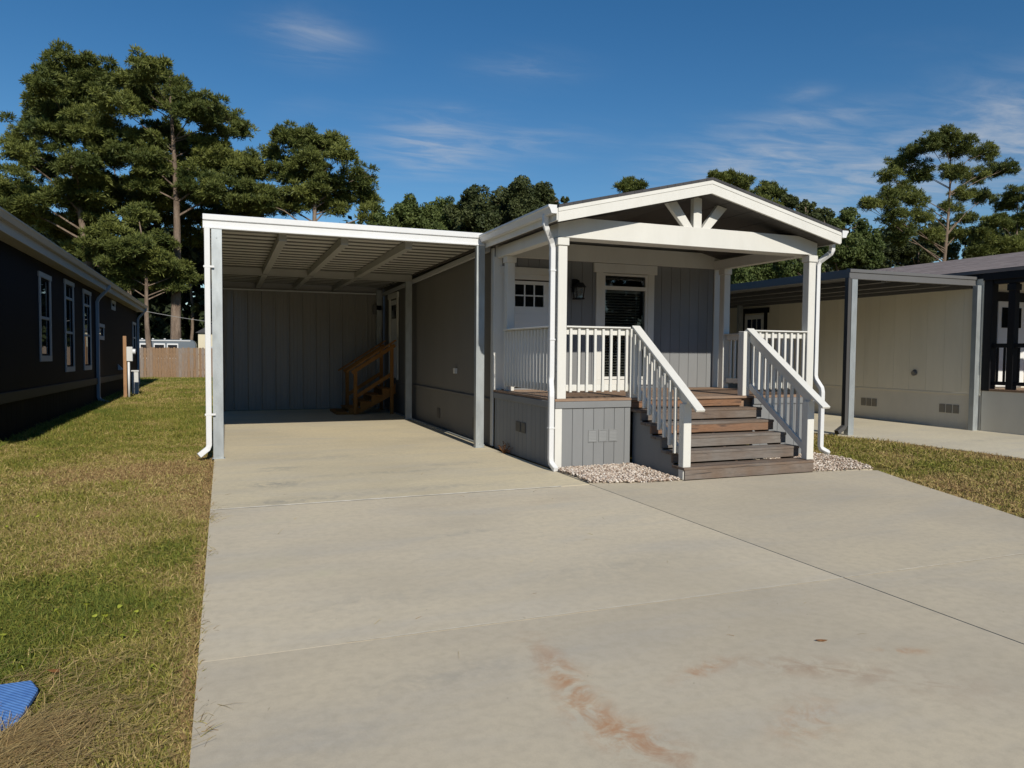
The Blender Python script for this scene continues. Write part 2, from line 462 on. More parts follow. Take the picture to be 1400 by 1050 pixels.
class MB:
    def __init__(self): self.v = []; self.f = []

    def add(self, vs, fs):
        b = len(self.v); self.v += [tuple(p) for p in vs]; self.f += [tuple(b + i for i in q) for q in fs]; return self

    def box(self, x0, x1, y0, y1, z0, z1):
        return self.add([(x0, y0, z0), (x1, y0, z0), (x1, y1, z0), (x0, y1, z0), (x0, y0, z1), (x1, y0, z1), (x1, y1, z1), (x0, y1, z1)],
                        [(0, 3, 2, 1), (4, 5, 6, 7), (0, 1, 5, 4), (1, 2, 6, 5), (2, 3, 7, 6), (3, 0, 4, 7)])

    def prism(self, poly, axis, a, b):
        def P(p, t): return {'x': (t, p[0], p[1]), 'y': (p[0], t, p[1]), 'z': (p[0], p[1], t)}[axis]
        n = len(poly); vs = [P(p, a) for p in poly] + [P(p, b) for p in poly]
        return self.add(vs, [tuple(range(n - 1, -1, -1)), tuple(range(n, 2 * n))] + [(i, (i + 1) % n, n + (i + 1) % n, n + i) for i in range(n)])

    def beam(self, p, q, w, h, side):      # box from p to q; side = unit width direction
        p, q, s = Vector(p), Vector(q), Vector(side).normalized(); d = (q - p).normalized(); u = s.cross(d).normalized()
        if u.z < 0: u = -u
        vs = []
        for c in (p, q):
            for a, b in ((-1, -1), (1, -1), (1, 1), (-1, 1)): vs.append(c + s * (w / 2 * a) + u * (h / 2 * b))
        return self.add(vs, [(0, 1, 2, 3), (7, 6, 5, 4), (0, 4, 5, 1), (1, 5, 6, 2), (2, 6, 7, 3), (3, 7, 4, 0)])

    def sweep(self, pts, w, d, side=(1, 0, 0)):   # rectangular pipe along a path; w along side, d across
        s = Vector(side).normalized(); pts = [Vector(p) for p in pts]; n = len(pts); b = len(self.v)
        for i, p in enumerate(pts):
            t = (pts[min(i + 1, n - 1)] - pts[max(i - 1, 0)]).normalized()
            u = t.cross(s).normalized(); ss = u.cross(t).normalized()
            for a, c in ((-1, -1), (1, -1), (1, 1), (-1, 1)): self.v.append(tuple(p + ss * (w / 2 * a) + u * (d / 2 * c)))
        for i in range(n - 1):
            for k in range(4):
                k2 = (k + 1) % 4; self.f.append((b + i * 4 + k, b + i * 4 + k2, b + i * 4 + 4 + k2, b + i * 4 + 4 + k))
        self.f.append((b, b + 3, b + 2, b + 1)); e = b + (n - 1) * 4; self.f.append((e, e + 1, e + 2, e + 3)); return self

    def tube(self, pts, rad, n=8):
        pts = [Vector(p) for p in pts]; b = len(self.v); m = len(pts)
        rad = [rad] * m if isinstance(rad, (int, float)) else rad
        for i, p in enumerate(pts):
            t = (pts[min(i + 1, m - 1)] - pts[max(i - 1, 0)]).normalized()
            a = t.cross(Vector((0, 1, 0.01)) if abs(t.y) < .9 else Vector((1, 0, 0))).normalized(); c = t.cross(a)
            for k in range(n):
                an = 2 * math.pi * k / n; self.v.append(tuple(p + (a * math.cos(an) + c * math.sin(an)) * rad[i]))
        for i in range(m - 1):
            for k in range(n):
                k2 = (k + 1) % n; self.f.append((b + i * n + k, b + i * n + k2, b + (i + 1) * n + k2, b + (i + 1) * n + k))
        self.f.append(tuple(b + k for k in range(n - 1, -1, -1))); self.f.append(tuple(b + (m - 1) * n + k for k in range(n))); return self

    def build(self, name, mat, parent=None, origin=None, bev=0.0, smooth=False):
        if origin is None:
            if parent is not None: origin = WLOC[parent.name]
            else:
                a = np.array(self.v); origin = ((a[:, 0].min() + a[:, 0].max()) / 2, (a[:, 1].min() + a[:, 1].max()) / 2, a[:, 2].min())
        o_ = Vector(origin)
        me = bpy.data.meshes.new(name)
        me.from_pydata([(Vector(p) - o_) * S for p in self.v], [], self.f)
        bm = bmesh.new(); bm.from_mesh(me)
        bmesh.ops.recalc_face_normals(bm, faces=bm.faces)
        if bev: bmesh.ops.bevel(bm, geom=list(bm.edges), offset=bev * S, segments=1, affect='EDGES', clamp_overlap=True)
        bm.to_mesh(me); bm.free()
        if smooth:
            for p in me.polygons: p.use_smooth = True
        me.materials.append(MATS[mat])
        return _place(bpy.data.objects.new(name, me), parent, origin)


_BOX = {}


def part(name, x0, x1, y0, y1, z0, z1, mat, parent, bev=.004):
    """one bevelled box piece; alike pieces share their mesh"""
    dx, dy, dz = x1 - x0, y1 - y0, z1 - z0
    key = (round(dx, 4), round(dy, 4), round(dz, 4), mat, bev)
    ctr = ((x0 + x1) / 2, (y0 + y1) / 2, (z0 + z1) / 2)
    if key not in _BOX:
        o = MB().box(-dx / 2, dx / 2, -dy / 2, dy / 2, -dz / 2, dz / 2).build(name, mat, None, (0, 0, 0), min(bev, .3 * min(dx, dy, dz)))
        _BOX[key] = o.data
        col.objects.unlink(o); bpy.data.objects.remove(o)
    return _place(bpy.data.objects.new(name, _BOX[key]), parent, ctr)


def np_mesh(name, verts, tris, mat, parent=None, origin=(0, 0, 0), attr=None, cattr=None):
    """fast triangle mesh; verts in plan units"""
    me = bpy.data.meshes.new(name)
    v = (np.asarray(verts) - np.array(origin)) * S
    me.vertices.add(len(v)); me.vertices.foreach_set('co', v.astype(np.float32).ravel())
    t = np.asarray(tris, dtype=np.int32)
    me.loops.add(t.size); me.loops.foreach_set('vertex_index', t.ravel())
    me.polygons.add(len(t)); me.polygons.foreach_set('loop_start', np.arange(0, t.size, 3, dtype=np.int32))
    me.update(calc_edges=True)
    if attr is not None:
        a = me.attributes.new('tint', 'FLOAT', 'POINT'); a.data.foreach_set('value', np.asarray(attr, dtype=np.float32))
    if cattr is not None:
        a = me.attributes.new('gcol', 'FLOAT_COLOR', 'POINT')
        c4 = np.ones((len(v), 4), dtype=np.float32); c4[:, :3] = cattr; a.data.foreach_set('color', c4.ravel())
    me.materials.append(MATS[mat])
    return _place(bpy.data.objects.new(name, me), parent, origin)


def holes_rects(u0, u1, z0, z1, holes):
    """split a rectangle with rectangular holes into rectangles"""
    us = sorted({u0, u1} | {h for hh in holes for h in hh[:2] if u0 < h < u1}); out = []
    for a, b in zip(us[:-1], us[1:]):
        hs = sorted([(h[2], h[3]) for h in holes if h[0] < (a + b) / 2 < h[1]]); z = z0
        for c, d in hs:
            if c > z: out.append((a, b, z, c))
            z = max(z, d)
        if z < z1: out.append((a, b, z, z1))
    return out


def boards_y(parent, name, x0, x1, z0, z1, yf, th, pitch, gap, mat, holes=(), ztop=None):
    """upright siding boards facing -Y"""
    x = x0
    while x < x1 - .01:
        xe = min(x + pitch, x1)
        for a, b, c, d in holes_rects(x, xe - gap if xe < x1 else xe, z0, z1, holes):
            if b - a > .012: part(name, a, b, yf, yf + th, c, d, mat, parent, .003)
        x = xe


def boards_x(parent, name, y0, y1, z0, z1, xf, th, pitch, gap, mat):
    """upright siding boards on a side wall (xf = min X)"""
    y = y0
    while y < y1 - .01:
        ye = min(y + pitch, y1)
        part(name, xf, xf + th, y, ye - gap, z0, z1, mat, parent, .003)
        y = ye

# ================================================================== THE SETTING
def lot_z(x): return -.03 + .08 * min(max((x - 8.6) / 1.6, 0), 1)


def build_ground():
    xs = [-900, -60, -12, -3.6, -.14, 4, 8.6, 9.1, 9.6, 10.2, 12, 40, 900]
    ys = [-900, -60, -8, 0, 8, 20, 45, 80, 200, 1500]
    V = [(x, y, lot_z(x)) for y in ys for x in xs]; n = len(xs)
    F = [(j * n + i, j * n + i + 1, (j + 1) * n + i + 1, (j + 1) * n + i) for j in range(len(ys) - 1) for i in range(n - 1)]
    m = MB(); m.v = V; m.f = F
    tag(m.build('ground', 'lawn_soil', None, (0, 0, 0)), kind='structure')


build_ground()


def slab(parent, poly, z0, z1, mat, bev=.0):
    return MB().prism(poly, 'z', z0, z1).build('slab', mat, parent, None, bev)


def right_edge(y):            # skewed grass edge of the driveway
    pts = [(-14, 3.2), (2.59, 6.15), (4.63, 7.08), (5.15, 7.30), (5.73, 7.52), (6.37, 7.76), (7.26, 8.14)]
    for (a, xa), (b, xb) in zip(pts[:-1], pts[1:]):
        if a <= y <= b: return xa + (xb - xa) * (y - a) / (b - a)
    return pts[-1][1]


drive = MB().prism([(-.10, -14), (3.2, -14), (6.10, 2.59), (7.03, 4.63), (7.70, 6.37), (8.08, 7.25), (7.2, 7.40), (5.1, 7.38), (4.02, 7.6), (4.02, 8.6), (3.97, 11.0), (3.97, 19.5), (-.10, 19.5)], 'z', -.12, -.022).build('driveway', 'joint_dark', None, (0, 0, 0))
tag(drive, kind='structure')
Lx, Jx = -.13, 3.989
slab(drive, [(Lx, -14), (Jx, -14), (Jx, 3.81), (Lx, 3.87)], -.10, 0, 'concrete_near')
slab(drive, [(Lx, 3.8735), (Jx, 3.8135), (Jx, 7.57), (Lx, 7.55)], -.10, 0, 'concrete_mid')
slab(drive, [(Lx, 7.58), (Jx, 7.60), (4.0, 8.5), (3.99, 11.0), (3.96, 19.6), (Lx, 19.6)], -.10, .0015, 'concrete_carport')
slab(drive, [(4.0, -14), (4.3, -14), (right_edge(2.59), 2.59), (right_edge(3.79), 3.79), (4.0, 3.81)], -.10, 0, 'concrete_right')
slab(drive, [(4.0, 3.8135), (right_edge(3.80), 3.7935), (7.08, 4.63), (7.30, 5.15), (7.52, 5.73), (7.76, 6.37), (8.14, 7.26), (7.9, 7.36), (7.25, 7.43), (5.15, 7.43), (4.5, 7.50), (4.0, 7.66)], -.10, 0, 'concrete_right')
# pale joint fillers, slightly ragged
for nm, (ax, ay), (bx, by), w, mat in (('joint_filler', (Lx, 7.562), (3.62, 7.585), .034, 'joint_sealant'), ('joint_filler', (.6, 3.868), (Jx, 3.818), .014, 'joint_faint'), ('joint_filler', (4.0, 3.818), (right_edge(3.8) - .5, 3.795), .014, 'joint_faint')):
    m = MB(); n = 46
    for i in range(n + 1):
        t = i / n; x, y = ax + (bx - ax) * t, ay + (by - ay) * t
        d = w * random.uniform(.30, .62)
        m.v += [(x, y - d + random.uniform(-.004, .004), .0035), (x, y + d + random.uniform(-.004, .004), .0035)]
        if i: k = 2 * i; m.f.append((k - 2, k, k + 1, k - 1))
    m.build(nm, mat, drive)
# raised edge rail of the slab beside the house wall
nslab = MB().prism([(10.36, 10.1), (10.55, 9.3), (10.68, 8.0), (10.72, 7.0), (10.7, -8), (16.6, -8), (16.6, 9.0), (13.85, 9.0), (13.85, 24), (10.36, 24)], 'z', -.05, .075).build('neighbour_driveway', 'concrete_neighbour', None, (0, 0, 0), .006)
tag(nslab, kind='structure')

# ================================================================== MAIN HOUSE
HX0, HX1, HXC = 4.04, 8.40, 6.23
YP, YW, YR, YB = 8.70, 11.05, 8.40, 26.0       # porch front, front wall, rake face, back
EZ, RZ = 3.395, 3.945                           # roof top at the eave edge / ridge
EX0, EX1 = 3.92, 8.54
SL = (RZ - EZ) / (HXC - EX0)


def roof_z(x): return RZ - SL * abs(x - HXC)


house = thing('manufactured_house', (HX0, YP, 0), 'grey manufactured house with white gabled front porch and wooden deck', 'house')
WIN = (6.00, 6.88, 1.09, 2.89)
DOOR = (4.23, 5.13, .95, 2.72)
wl = MB()
for a, b, c, d in holes_rects(HX0 + .01, HX1 - .01, .80, 3.30, [WIN, DOOR]): wl.box(a, b, YW + .02, YW + .12, c, d)
wl.prism([(HX0 + .01, 3.30), (HX1 - .01, 3.30), (HXC, roof_z(HXC) - .08)], 'y', YW + .02, YW + .12)
fw = wl.build('front_wall', 'grey_siding', house)
boards_y(fw, 'board', HX0 + .012, HX1 - .012, .93, 3.10, YW, .019, .195, .005, 'grey_siding', [(WIN[0] - .12, WIN[1] + .12, .99, 2.95), (DOOR[0] - .1, DOOR[1] + .1, .93, 2.86)])
sw = MB()
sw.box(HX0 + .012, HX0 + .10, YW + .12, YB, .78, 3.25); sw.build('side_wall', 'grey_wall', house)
MB().box(HX1 - .10, HX1 - .012, YW + .12, YB, .78, 3.25).build('side_wall', 'grey_siding', house)
MB().box(HX0 + .012, HX1 - .012, YB, YB + .1, .0, 3.3).build('back_wall', 'grey_siding', house)
MB().box(HX0 + .1, HX1 - .1, YW + .13, YB - .01, .80, .84).build('floor', 'interior', house)
MB().box(HX0 + .11, HX1 - .11, YW + 2.2, YW + 2.26, .85, 3.2).build('interior_wall', 'interior', house)
# corner boards
for x0, x1 in ((HX0 - .012, HX0 + .13), (HX1 - .13, HX1 + .012)): part('corner_board', x0, x1, YW - .022, YW - .002, .93, 3.06, 'white_paint', house)
part('corner_board', HX0 - .012, HX0 + .008, YW + .0, YW + .12, .02, 3.2, 'white_paint', house)
part('frieze_board', HX0 + .02, HX1 - .02, YW - .045, YW - .001, 3.063, 3.335, 'white_paint', house)
# skirting along the carport side, with its ledge and vents
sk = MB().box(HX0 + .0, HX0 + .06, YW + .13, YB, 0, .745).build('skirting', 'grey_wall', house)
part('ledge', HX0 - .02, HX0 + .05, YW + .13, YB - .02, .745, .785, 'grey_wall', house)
for y in (11.98, 14.25):
    v = part('vent', HX0 - .012, HX0 + .0, y - .10, y + .10, .20, .40, 'vent_dark', house)
MB().box(HX1 - .06, HX1, YW, YB, 0, .78).build('skirting', 'grey_siding', house)
ob = part('outlet_box', HX0 - .04, HX0 + .012, 13.05, 13.15, 1.13, 1.23, 'plastic_grey', house)

# ---- roof
rf = MB()
T = .035
for s in (-1, 1):
    xe = EX0 if s < 0 else EX1
    rf.prism([(HXC, RZ), (xe, EZ), (xe, EZ - T), (HXC, RZ - T)], 'y', YR - .015, YB + .3)
roof = rf.build('roof', 'shingle_dark', house)
rk = MB()
for s in (-1, 1):
    xe = EX0 if s < 0 else EX1
    rk.prism([(HXC, RZ - T - .002), (xe, EZ - T - .002), (xe, EZ - .215), (HXC, RZ - .215)], 'y', YR, YR + .035)
rk.build('rake_board', 'white_paint', house)
rk = MB()
for s in (-1, 1):
    xe = EX0 if s < 0 else EX1
    rk.prism([(HXC, RZ - T - .002), (xe, EZ - T - .002), (xe, EZ - T - .052), (HXC, RZ - T - .052)], 'y', YR - .007, YR - .001)
rk.build('rake_trim', 'white_paint', house)
# grooved boards of the porch ceiling and the soffit ahead of it
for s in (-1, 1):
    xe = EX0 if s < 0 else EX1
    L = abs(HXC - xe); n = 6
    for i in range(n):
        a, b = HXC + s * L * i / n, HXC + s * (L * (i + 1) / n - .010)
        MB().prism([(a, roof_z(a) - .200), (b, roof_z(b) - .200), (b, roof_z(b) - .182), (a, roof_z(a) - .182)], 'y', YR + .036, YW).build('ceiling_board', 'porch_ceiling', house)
rc = MB()
for s in (-1, 1):
    xe = EX0 if s < 0 else EX1
    rc.prism([(HXC, RZ - .172), (xe, EZ - .172), (xe, EZ - T - .004), (HXC, RZ - T - .004)], 'y', YR + .037, YB + .25)
rc.build('roof_core', 'interior', house)
# eave fascia and gutters
part('fascia_board', EX0 - .022, EX0 - .002, YR + .0, YW + .05, EZ - .20, EZ - .045, 'white_paint', house)
part('fascia_board', EX1 + .002, EX1 + .022, YR + .0, YB, EZ - .20, EZ - .045, 'white_paint', house)


def gutter(name, x, s, y0, y1, ztop, mat, parent, w=.115, h=.105):
    p = [(x, ztop), (x + s * w, ztop), (x + s * w, ztop - .025), (x + s * w * .86, ztop - .04), (x + s * w * .62, ztop - h), (x, ztop - h)]
    o = [(x + s * .006, ztop - .004), (x + s * (w - .006), ztop - .004)]
    return MB().prism(p, 'y', y0, y1).build(name, mat, parent)


gutter('gutter', EX0 - .024, -1, YR - .01, YW + .02, EZ - .01, 'white_trim_metal', house)
gutter('gutter', EX1 + .024, 1, YR - .01, YB, EZ - .01, 'white_trim_metal', house)


def downspout(pts, parent, mat='white_trim_metal', w=.068, d=.062, side=(1, 0, 0), straps=()):
    o = MB().sweep(pts, w, d, side).build('downspout', mat, parent, None, .006)
    return o


downspout([(3.84, 8.62, 3.30), (3.84, 8.62, 3.17), (3.865, 8.63, 3.12), (3.985, 8.74, 2.97), (4.005, 8.75, 2.90), (4.005, 8.75, 1.22), (3.995, 8.74, 1.16), (3.965, 8.655, 1.03), (3.958, 8.64, .97), (3.958, 8.64, .16), (3.962, 8.63, .10), (3.985, 8.56, .04), (3.99, 8.53, .03)], house)
downspout([(8.60, 8.62, 3.30), (8.60, 8.62, 3.12), (8.585, 8.63, 3.08), (8.475, 8.74, 2.96), (8.455, 8.75, 2.90), (8.455, 8.75, 1.22), (8.465, 8.74, 1.16), (8.50, 8.66, 1.03), (8.505, 8.65, .97), (8.505, 8.65, .14), (8.515, 8.64, .10), (8.59, 8.60, .05), (8.62, 8.59, .045)], house)
for z in (2.6, 1.7, .55):
    part('strap', 3.965 if z > 1 else 3.918, 4.045 if z > 1 else 3.998, 8.712 if z > 1 else 8.602, 8.788 if z > 1 else 8.678, z, z + .02, 'white_trim_metal', house, .002)

# ---- porch truss and posts
CZ0, CZ1 = 3.044, 3.312
uz = lambda x: roof_z(x) - .205
xa = HXC - (RZ - .205 - CZ1) / SL; xb = HXC + (RZ - .205 - CZ1) / SL
MB().prism([(HX0 + .02, CZ0), (HX1 - .01, CZ0), (HX1 - .01, uz(HX1 - .01)), (xb, CZ1), (xa, CZ1), (HX0 + .02, uz(HX0 + .02))], 'y', YP, YP + .28).build('truss_beam', 'white_paint', house, None, .004)
tb = MB().prism([(6.165, CZ1 + .001), (6.30, CZ1 + .001), (6.30, roof_z(6.30) - .206), (HXC, RZ - .206), (6.165, roof_z(6.165) - .206)], 'y', YP + .02, YP + .10); tb.build('truss_web', 'white_paint', house, None, .003)
MB().prism([(6.01, CZ1 + .001), (6.155, CZ1 + .001), (5.885, roof_z(5.885) - .206), (5.725, roof_z(5.725) - .206)], 'y', YP + .025, YP + .095).build('truss_web', 'white_paint', house, None, .003)
MB().prism([(6.31, CZ1 + .001), (6.455, CZ1 + .001), (6.735, roof_z(6.735) - .206), (6.575, roof_z(6.575) - .206)], 'y', YP + .025, YP + .095).build('truss_web', 'white_paint', house, None, .003)
for x0 in (HX0 + .03, HX1 - .17):
    part('side_beam', x0, x0 + .14, YP + .281, YW - .05, CZ0 - .005, CZ0 + .16, 'white_paint', house)


DK = .93                                         # deck top


def post(x0, y0, w=.13, z0=DK, z1=CZ0 - .006, parent=house):
    p = part('post', x0, x0 + w, y0, y0 + w, z0, z1 - .10, 'white_paint', parent, .006)
    part('post_cap', x0 - .018, x0 + w + .018, y0 - .018, y0 + w + .018, z1 - .0995, z1, 'white_paint', parent, .006)
    return p


post(4.07, YP + .0); post(8.245, YP + .0); post(4.13, 10.70); post(8.235, 10.70)
# ---- deck
dk = MB().box(HX0 + .03, HX1 - .03, YP + .05, YW - .01, DK - .19, DK - .036).build('deck_frame', 'deck_wood', house)
y = YP - .015
while y < YW - .02:
    part('plank', HX0 - .005, HX1 + .005, y, min(y + .135, YW - .004), DK - .034, DK, 'deck_wood', dk, .004)
    y += .141
# ---- porch skirt, bands, vents
SX0, SX1 = 5.18, 7.24                            # stair opening
part('band', HX0 + .0, SX0, YP - .018, YP + .02, DK - .125, DK - .036, 'grey_siding', house)
part('band', SX1, HX1 - .0, YP - .018, YP + .02, DK - .125, DK - .036, 'grey_siding', house)
part('band', HX0 - .018, HX0 + .02, YP + .021, YW - .024, DK - .125, DK - .036, 'grey_siding', house)
part('band', HX1 - .02, HX1 + .018, YP + .021, YW - .024, DK - .125, DK - .036, 'grey_siding', house)
psk = MB(); psk.box(HX0 + .03, SX0 - .0, YP + .022, YP + .05, 0, DK - .19)
rsk = MB(); rsk.box(SX1, HX1 - .03, YP + .022, YP + .05, 0, DK - .19); rsk.box(HX1 - .05, HX1 - .03, YP + .051, YW - .03, 0, DK - .19)
psk.box(HX0 + .03, HX0 + .05, YP + .051, YW - .03, 0, DK - .19)
psk.box(SX0 - .02, SX0, YP + .051, YP + .5, 0, DK - .2)
pk = psk.build('porch_skirt', 'grey_siding', house); rk_ = rsk.build('porch_skirt', 'grey_siding', house)
boards_y(pk, 'board', HX0 + .105, SX0, .0, DK - .126, YP + .002, .018, .158, .0045, 'grey_siding')
boards_y(rk_, 'board', SX1, HX1 - .10, .0, DK - .126, YP + .002, .018, .158, .0045, 'grey_siding')
boards_x(pk, 'board', YP + .022, YW - .04, .0, DK - .126, HX0 + .008, .018, .158, .007, 'grey_siding')
boards_x(rk_, 'board', YP + .022, YW - .04, .0, DK - .126, HX1 - .026, .018, .158, .007, 'grey_siding')
part('corner_board', HX0 + .002, HX0 + .104, YP - .006, YP + .02, .0, DK - .126, 'white_paint', house)
part('corner_board', HX1 - .099, HX1 - .002, YP - .006, YP + .02, .0, DK - .126, 'white_paint', house)


def vent_y(x, z, w, h, yf, mat, parent):          # louvred foundation vent facing -Y
    fr = MB()
    fr.box(x, x + w, yf - .010, yf - .001, z, z + .012); fr.box(x, x + w, yf - .010, yf - .001, z + h - .012, z + h)
    fr.box(x, x + .012, yf - .010, yf - .001, z + .012, z + h - .012); fr.box(x + w - .012, x + w, yf - .010, yf - .001, z + .012, z + h - .012)
    n = 7
    for i in range(n):
        zz = z + .014 + (h - .028) * i / n
        fr.add([(x + .012, yf - .009, zz), (x + w - .012, yf - .009, zz), (x + w - .012, yf - .002, zz + (h - .03) / n), (x + .012, yf - .002, zz + (h - .03) / n)], [(0, 1, 2, 3)])
    return fr.build('vent', mat, parent)


for i in range(3): vent_y(4.535 + i * .157, .345, .135, .165, YP + .002, 'vent_grey', house)
for i in range(2): part('vent', HX0 - .004, HX0 + .007, 9.70 + i * .20, 9.87 + i * .20, .37, .52, 'vent_dark', house)


# ---- porch railings
def railing(p, q, along, name='railing', face=-1):
    """level railing from p to q along 'x' or 'y'; p,q = (fixed, a0, a1); balusters on the outer face"""
    fx, a0, a1 = p
    zc = 1.895

    def bx(nm, a, b, d0, d1, z0, z1, par):
        if along == 'x': return part(nm, a, b, fx + d0, fx + d1, z0, z1, 'white_paint', par, .004)
        return part(nm, fx + d0, fx + d1, a, b, z0, z1, 'white_paint', par, .004)
    cap = bx(name, a0, a1, -.065, .065, zc - .022, zc, house)
    bx('rail', a0, a1, -.012, .026, zc - .115, zc - .024, cap)
    bx('rail', a0, a1, -.012, .026, DK + .10, DK + .185, cap)
    L = a1 - a0; n = max(2, round(L / .119)); st = L / n
    d0, d1 = (-.049, -.014) if face < 0 else (.028, .063)
    for i in range(n):
        c = a0 + st * (i + .62)
        if c + .02 > a1: continue
        bx('baluster', c - .0185, c + .0185, d0, d1, DK + .085, zc - .035, cap)


railing((YP + .065, 4.201, 5.169), None, 'x')
railing((YP + .065, 7.181, 8.244), None, 'x')
railing((4.12, YP + .131, 10.699), None, 'y')
railing((8.315, YP + .131, 10.699), None, 'y', face=1)
for x0 in (5.17, 7.06): part('newel_post', x0, x0 + .12, YP + .0, YP + .12, DK, 1.872, 'white_paint', house, .005)

# ---- entry door
dr = MB()
for a, b, c, d in holes_rects(DOOR[0] + .03, DOOR[1] - .03, DOOR[2] + .02, DOOR[3] - .02, [(4.42, 4.93, 2.285, 2.645)]): dr.box(a, b, YW + .045, YW + .085, c, d)
door = dr.build('front_door', 'off_white_door', house)
for i in range(3):
    for j in range(2):
        x0 = 4.42 + .17 * i; z0 = 2.285 + .18 * j
        part('pane', x0 + .010, x0 + .160, YW + .060, YW + .066, z0 + .010, z0 + .170, 'dark_glass', door, .0)
mu = MB()
for i in (1, 2): mu.box(4.42 + .17 * i - .010, 4.42 + .17 * i + .010, YW + .045, YW + .078, 2.285, 2.645)
mu.box(4.42, 4.93, YW + .047, YW + .076, 2.455, 2.475); mu.build('muntin', 'off_white_door', door)
part('panel', 4.34, 5.02, YW + .038, YW + .046, 2.02, 2.17, 'off_white_door', door); part('panel', 4.34, 4.64, YW + .038, YW + .046, 1.12, 1.93, 'off_white_door', door); part('panel', 4.72, 5.02, YW + .038, YW + .046, 1.12, 1.93, 'off_white_door', door)
MB().tube([(5.04, YW + .04, 1.82), (5.04, YW - .01, 1.82)], [.03, .035], 12).build('handle', 'dark_metal', door, None, 0, True)
for a, b in ((DOOR[0] - .09, DOOR[0] + .025), (DOOR[1] - .025, DOOR[1] + .09)): part('door_casing', a, b, YW - .018, YW + .06, .94, 2.72, 'white_paint', house)
part('door_casing', DOOR[0] - .10, DOOR[1] + .10, YW - .02, YW + .06, 2.721, 2.80, 'white_paint', house)
part('door_header', DOOR[0] - .12, DOOR[1] + .12, YW - .03, YW + .03, 2.801, 2.915, 'white_paint', house)

# ---- porch window with its blind
wn = MB()
X0, X1, Z0, Z1 = WIN
for a, b, c, d in holes_rects(X0, X1, Z0, Z1, [(X0 + .045, X1 - .045, 1.135, 2.615), (X0 + .045, X1 - .045, 2.68, 2.855)]): wn.box(a, b, YW - .012, YW + .055, c, d)
win = wn.build('window', 'white_paint', house)
part('pane', X0 + .045, X1 - .045, YW + .012, YW + .017, 2.68, 2.855, 'window_glass', win, 0)
part('pane', X0 + .045, X1 - .045, YW + .012, YW + .017, 1.135, 2.615, 'window_glass', win, 0)
bl = part('blind', X0 + .05, X1 - .10, YW + .060, YW + .095, 2.565, 2.61, 'blind', win)
for i in range(30):
    z = 2.54 - i * .0475
    m = MB().add([(X0 + .055, YW + .062, z), (X1 - .105, YW + .062, z), (X1 - .105, YW + .098, z - .018), (X0 + .055, YW + .098, z - .018), (X0 + .055, YW + .062, z - .003), (X1 - .105, YW + .062, z - .003), (X1 - .105, YW + .098, z - .021), (X0 + .055, YW + .098, z - .021)],
                 [(0, 1, 2, 3), (7, 6, 5, 4), (0, 4, 5, 1), (2, 6, 7, 3), (1, 5, 6, 2), (0, 3, 7, 4)])
    if i == 0:
        s0 = m.build('slat', 'blind', bl, (X0 + .055, YW + .062, z)); sm = s0.data
    else: _place(bpy.data.objects.new('slat', sm), bl, (X0 + .055, YW + .062, z))
part('wand', X1 - .20, X1 - .192, YW + .045, YW + .053, 1.7, 2.56, 'blind', bl, 0)
for a, b in ((X0 - .13, X0 - .001), (X1 + .001, X1 + .13)): part('window_casing', a, b, YW - .022, YW + .02, 1.08, 2.90, 'white_paint', house)
part('window_header', X0 - .18, X1 + .18, YW - .032, YW + .02, 2.901, 3.055, 'white_paint', house)
part('window_sill', X0 - .16, X1 + .16, YW - .035, YW + .02, .99, 1.079, 'white_paint', house)

# ---- wall lantern beside the door
ln = MB().box(5.43, 5.50, YW - .02, YW - .001, 2.56, 2.72).build('wall_lantern', 'black_trim', house, (5.465, YW - .001, 2.60))
ln.scale = (1.35, 1.35, 1.35)
MB().tube([(5.465, YW - .02, 2.64), (5.465, YW - .09, 2.70), (5.465, YW - .12, 2.68)], .012, 8).build('bracket', 'black_trim', ln)
cg = MB()
for dx, dy in ((-1, -1), (1, -1), (1, 1), (-1, 1)): cg.beam((5.465 + .042 * dx, YW - .12 + .042 * dy, 2.48), (5.465 + .055 * dx, YW - .12 + .055 * dy, 2.61), .009, .009, (1, 0, 0))
cg.box(5.41, 5.52, YW - .175, YW - .065, 2.465, 2.482)
cg.prism([(5.395, 2.611), (5.535, 2.611), (5.49, 2.665), (5.44, 2.665)], 'y', YW - .19, YW - .05); cg.tube([(5.465, YW - .12, 2.66), (5.465, YW - .12, 2.70)], [.02, .008], 8)
cg.build('cage', 'black_trim', ln)
MB().box(5.425, 5.505, YW - .158, YW - .082, 2.484, 2.608).build('glass', 'lantern_glass', ln)

# ================================================================== PORCH STEPS
steps = thing('porch_staircase', (6.21, 7.45, 0), 'weathered wooden steps with white sloping handrails rising to the porch deck', 'staircase')
RY = [8.71, 8.47, 8.22, 7.97, 7.72, 7.45]
NR = 6
for i in range(NR):
    zt = DK * (NR - i) / NR
    part('riser', 5.21, 7.215 if i else 7.05, RY[i], RY[i] + .035, zt - DK / NR + (.016 if i < 5 else .002), zt - .0355, 'step_wood' if i in (0, 2) else 'step_grey', steps, .004)
    if i:
        yb = RY[i - 1] - .002
        dp = (yb - RY[i] + .007)
        for k in range(2):
            a = RY[i] - .007 + dp * k / 2
            part('tread', 5.195, 7.225, a + .003, a + dp / 2 - .003, zt - .035, zt, 'step_grey', steps, .005)
lp = MB()
for i in range(1, NR):
    zt = DK * (NR - i) / NR - .037
    lp.box(5.245, 5.262, RY[i] + .036 if i < 5 else RY[i] + .14, RY[i - 1] + .0355, 0, zt)
lp.build('side_panel', 'grey_siding', steps)
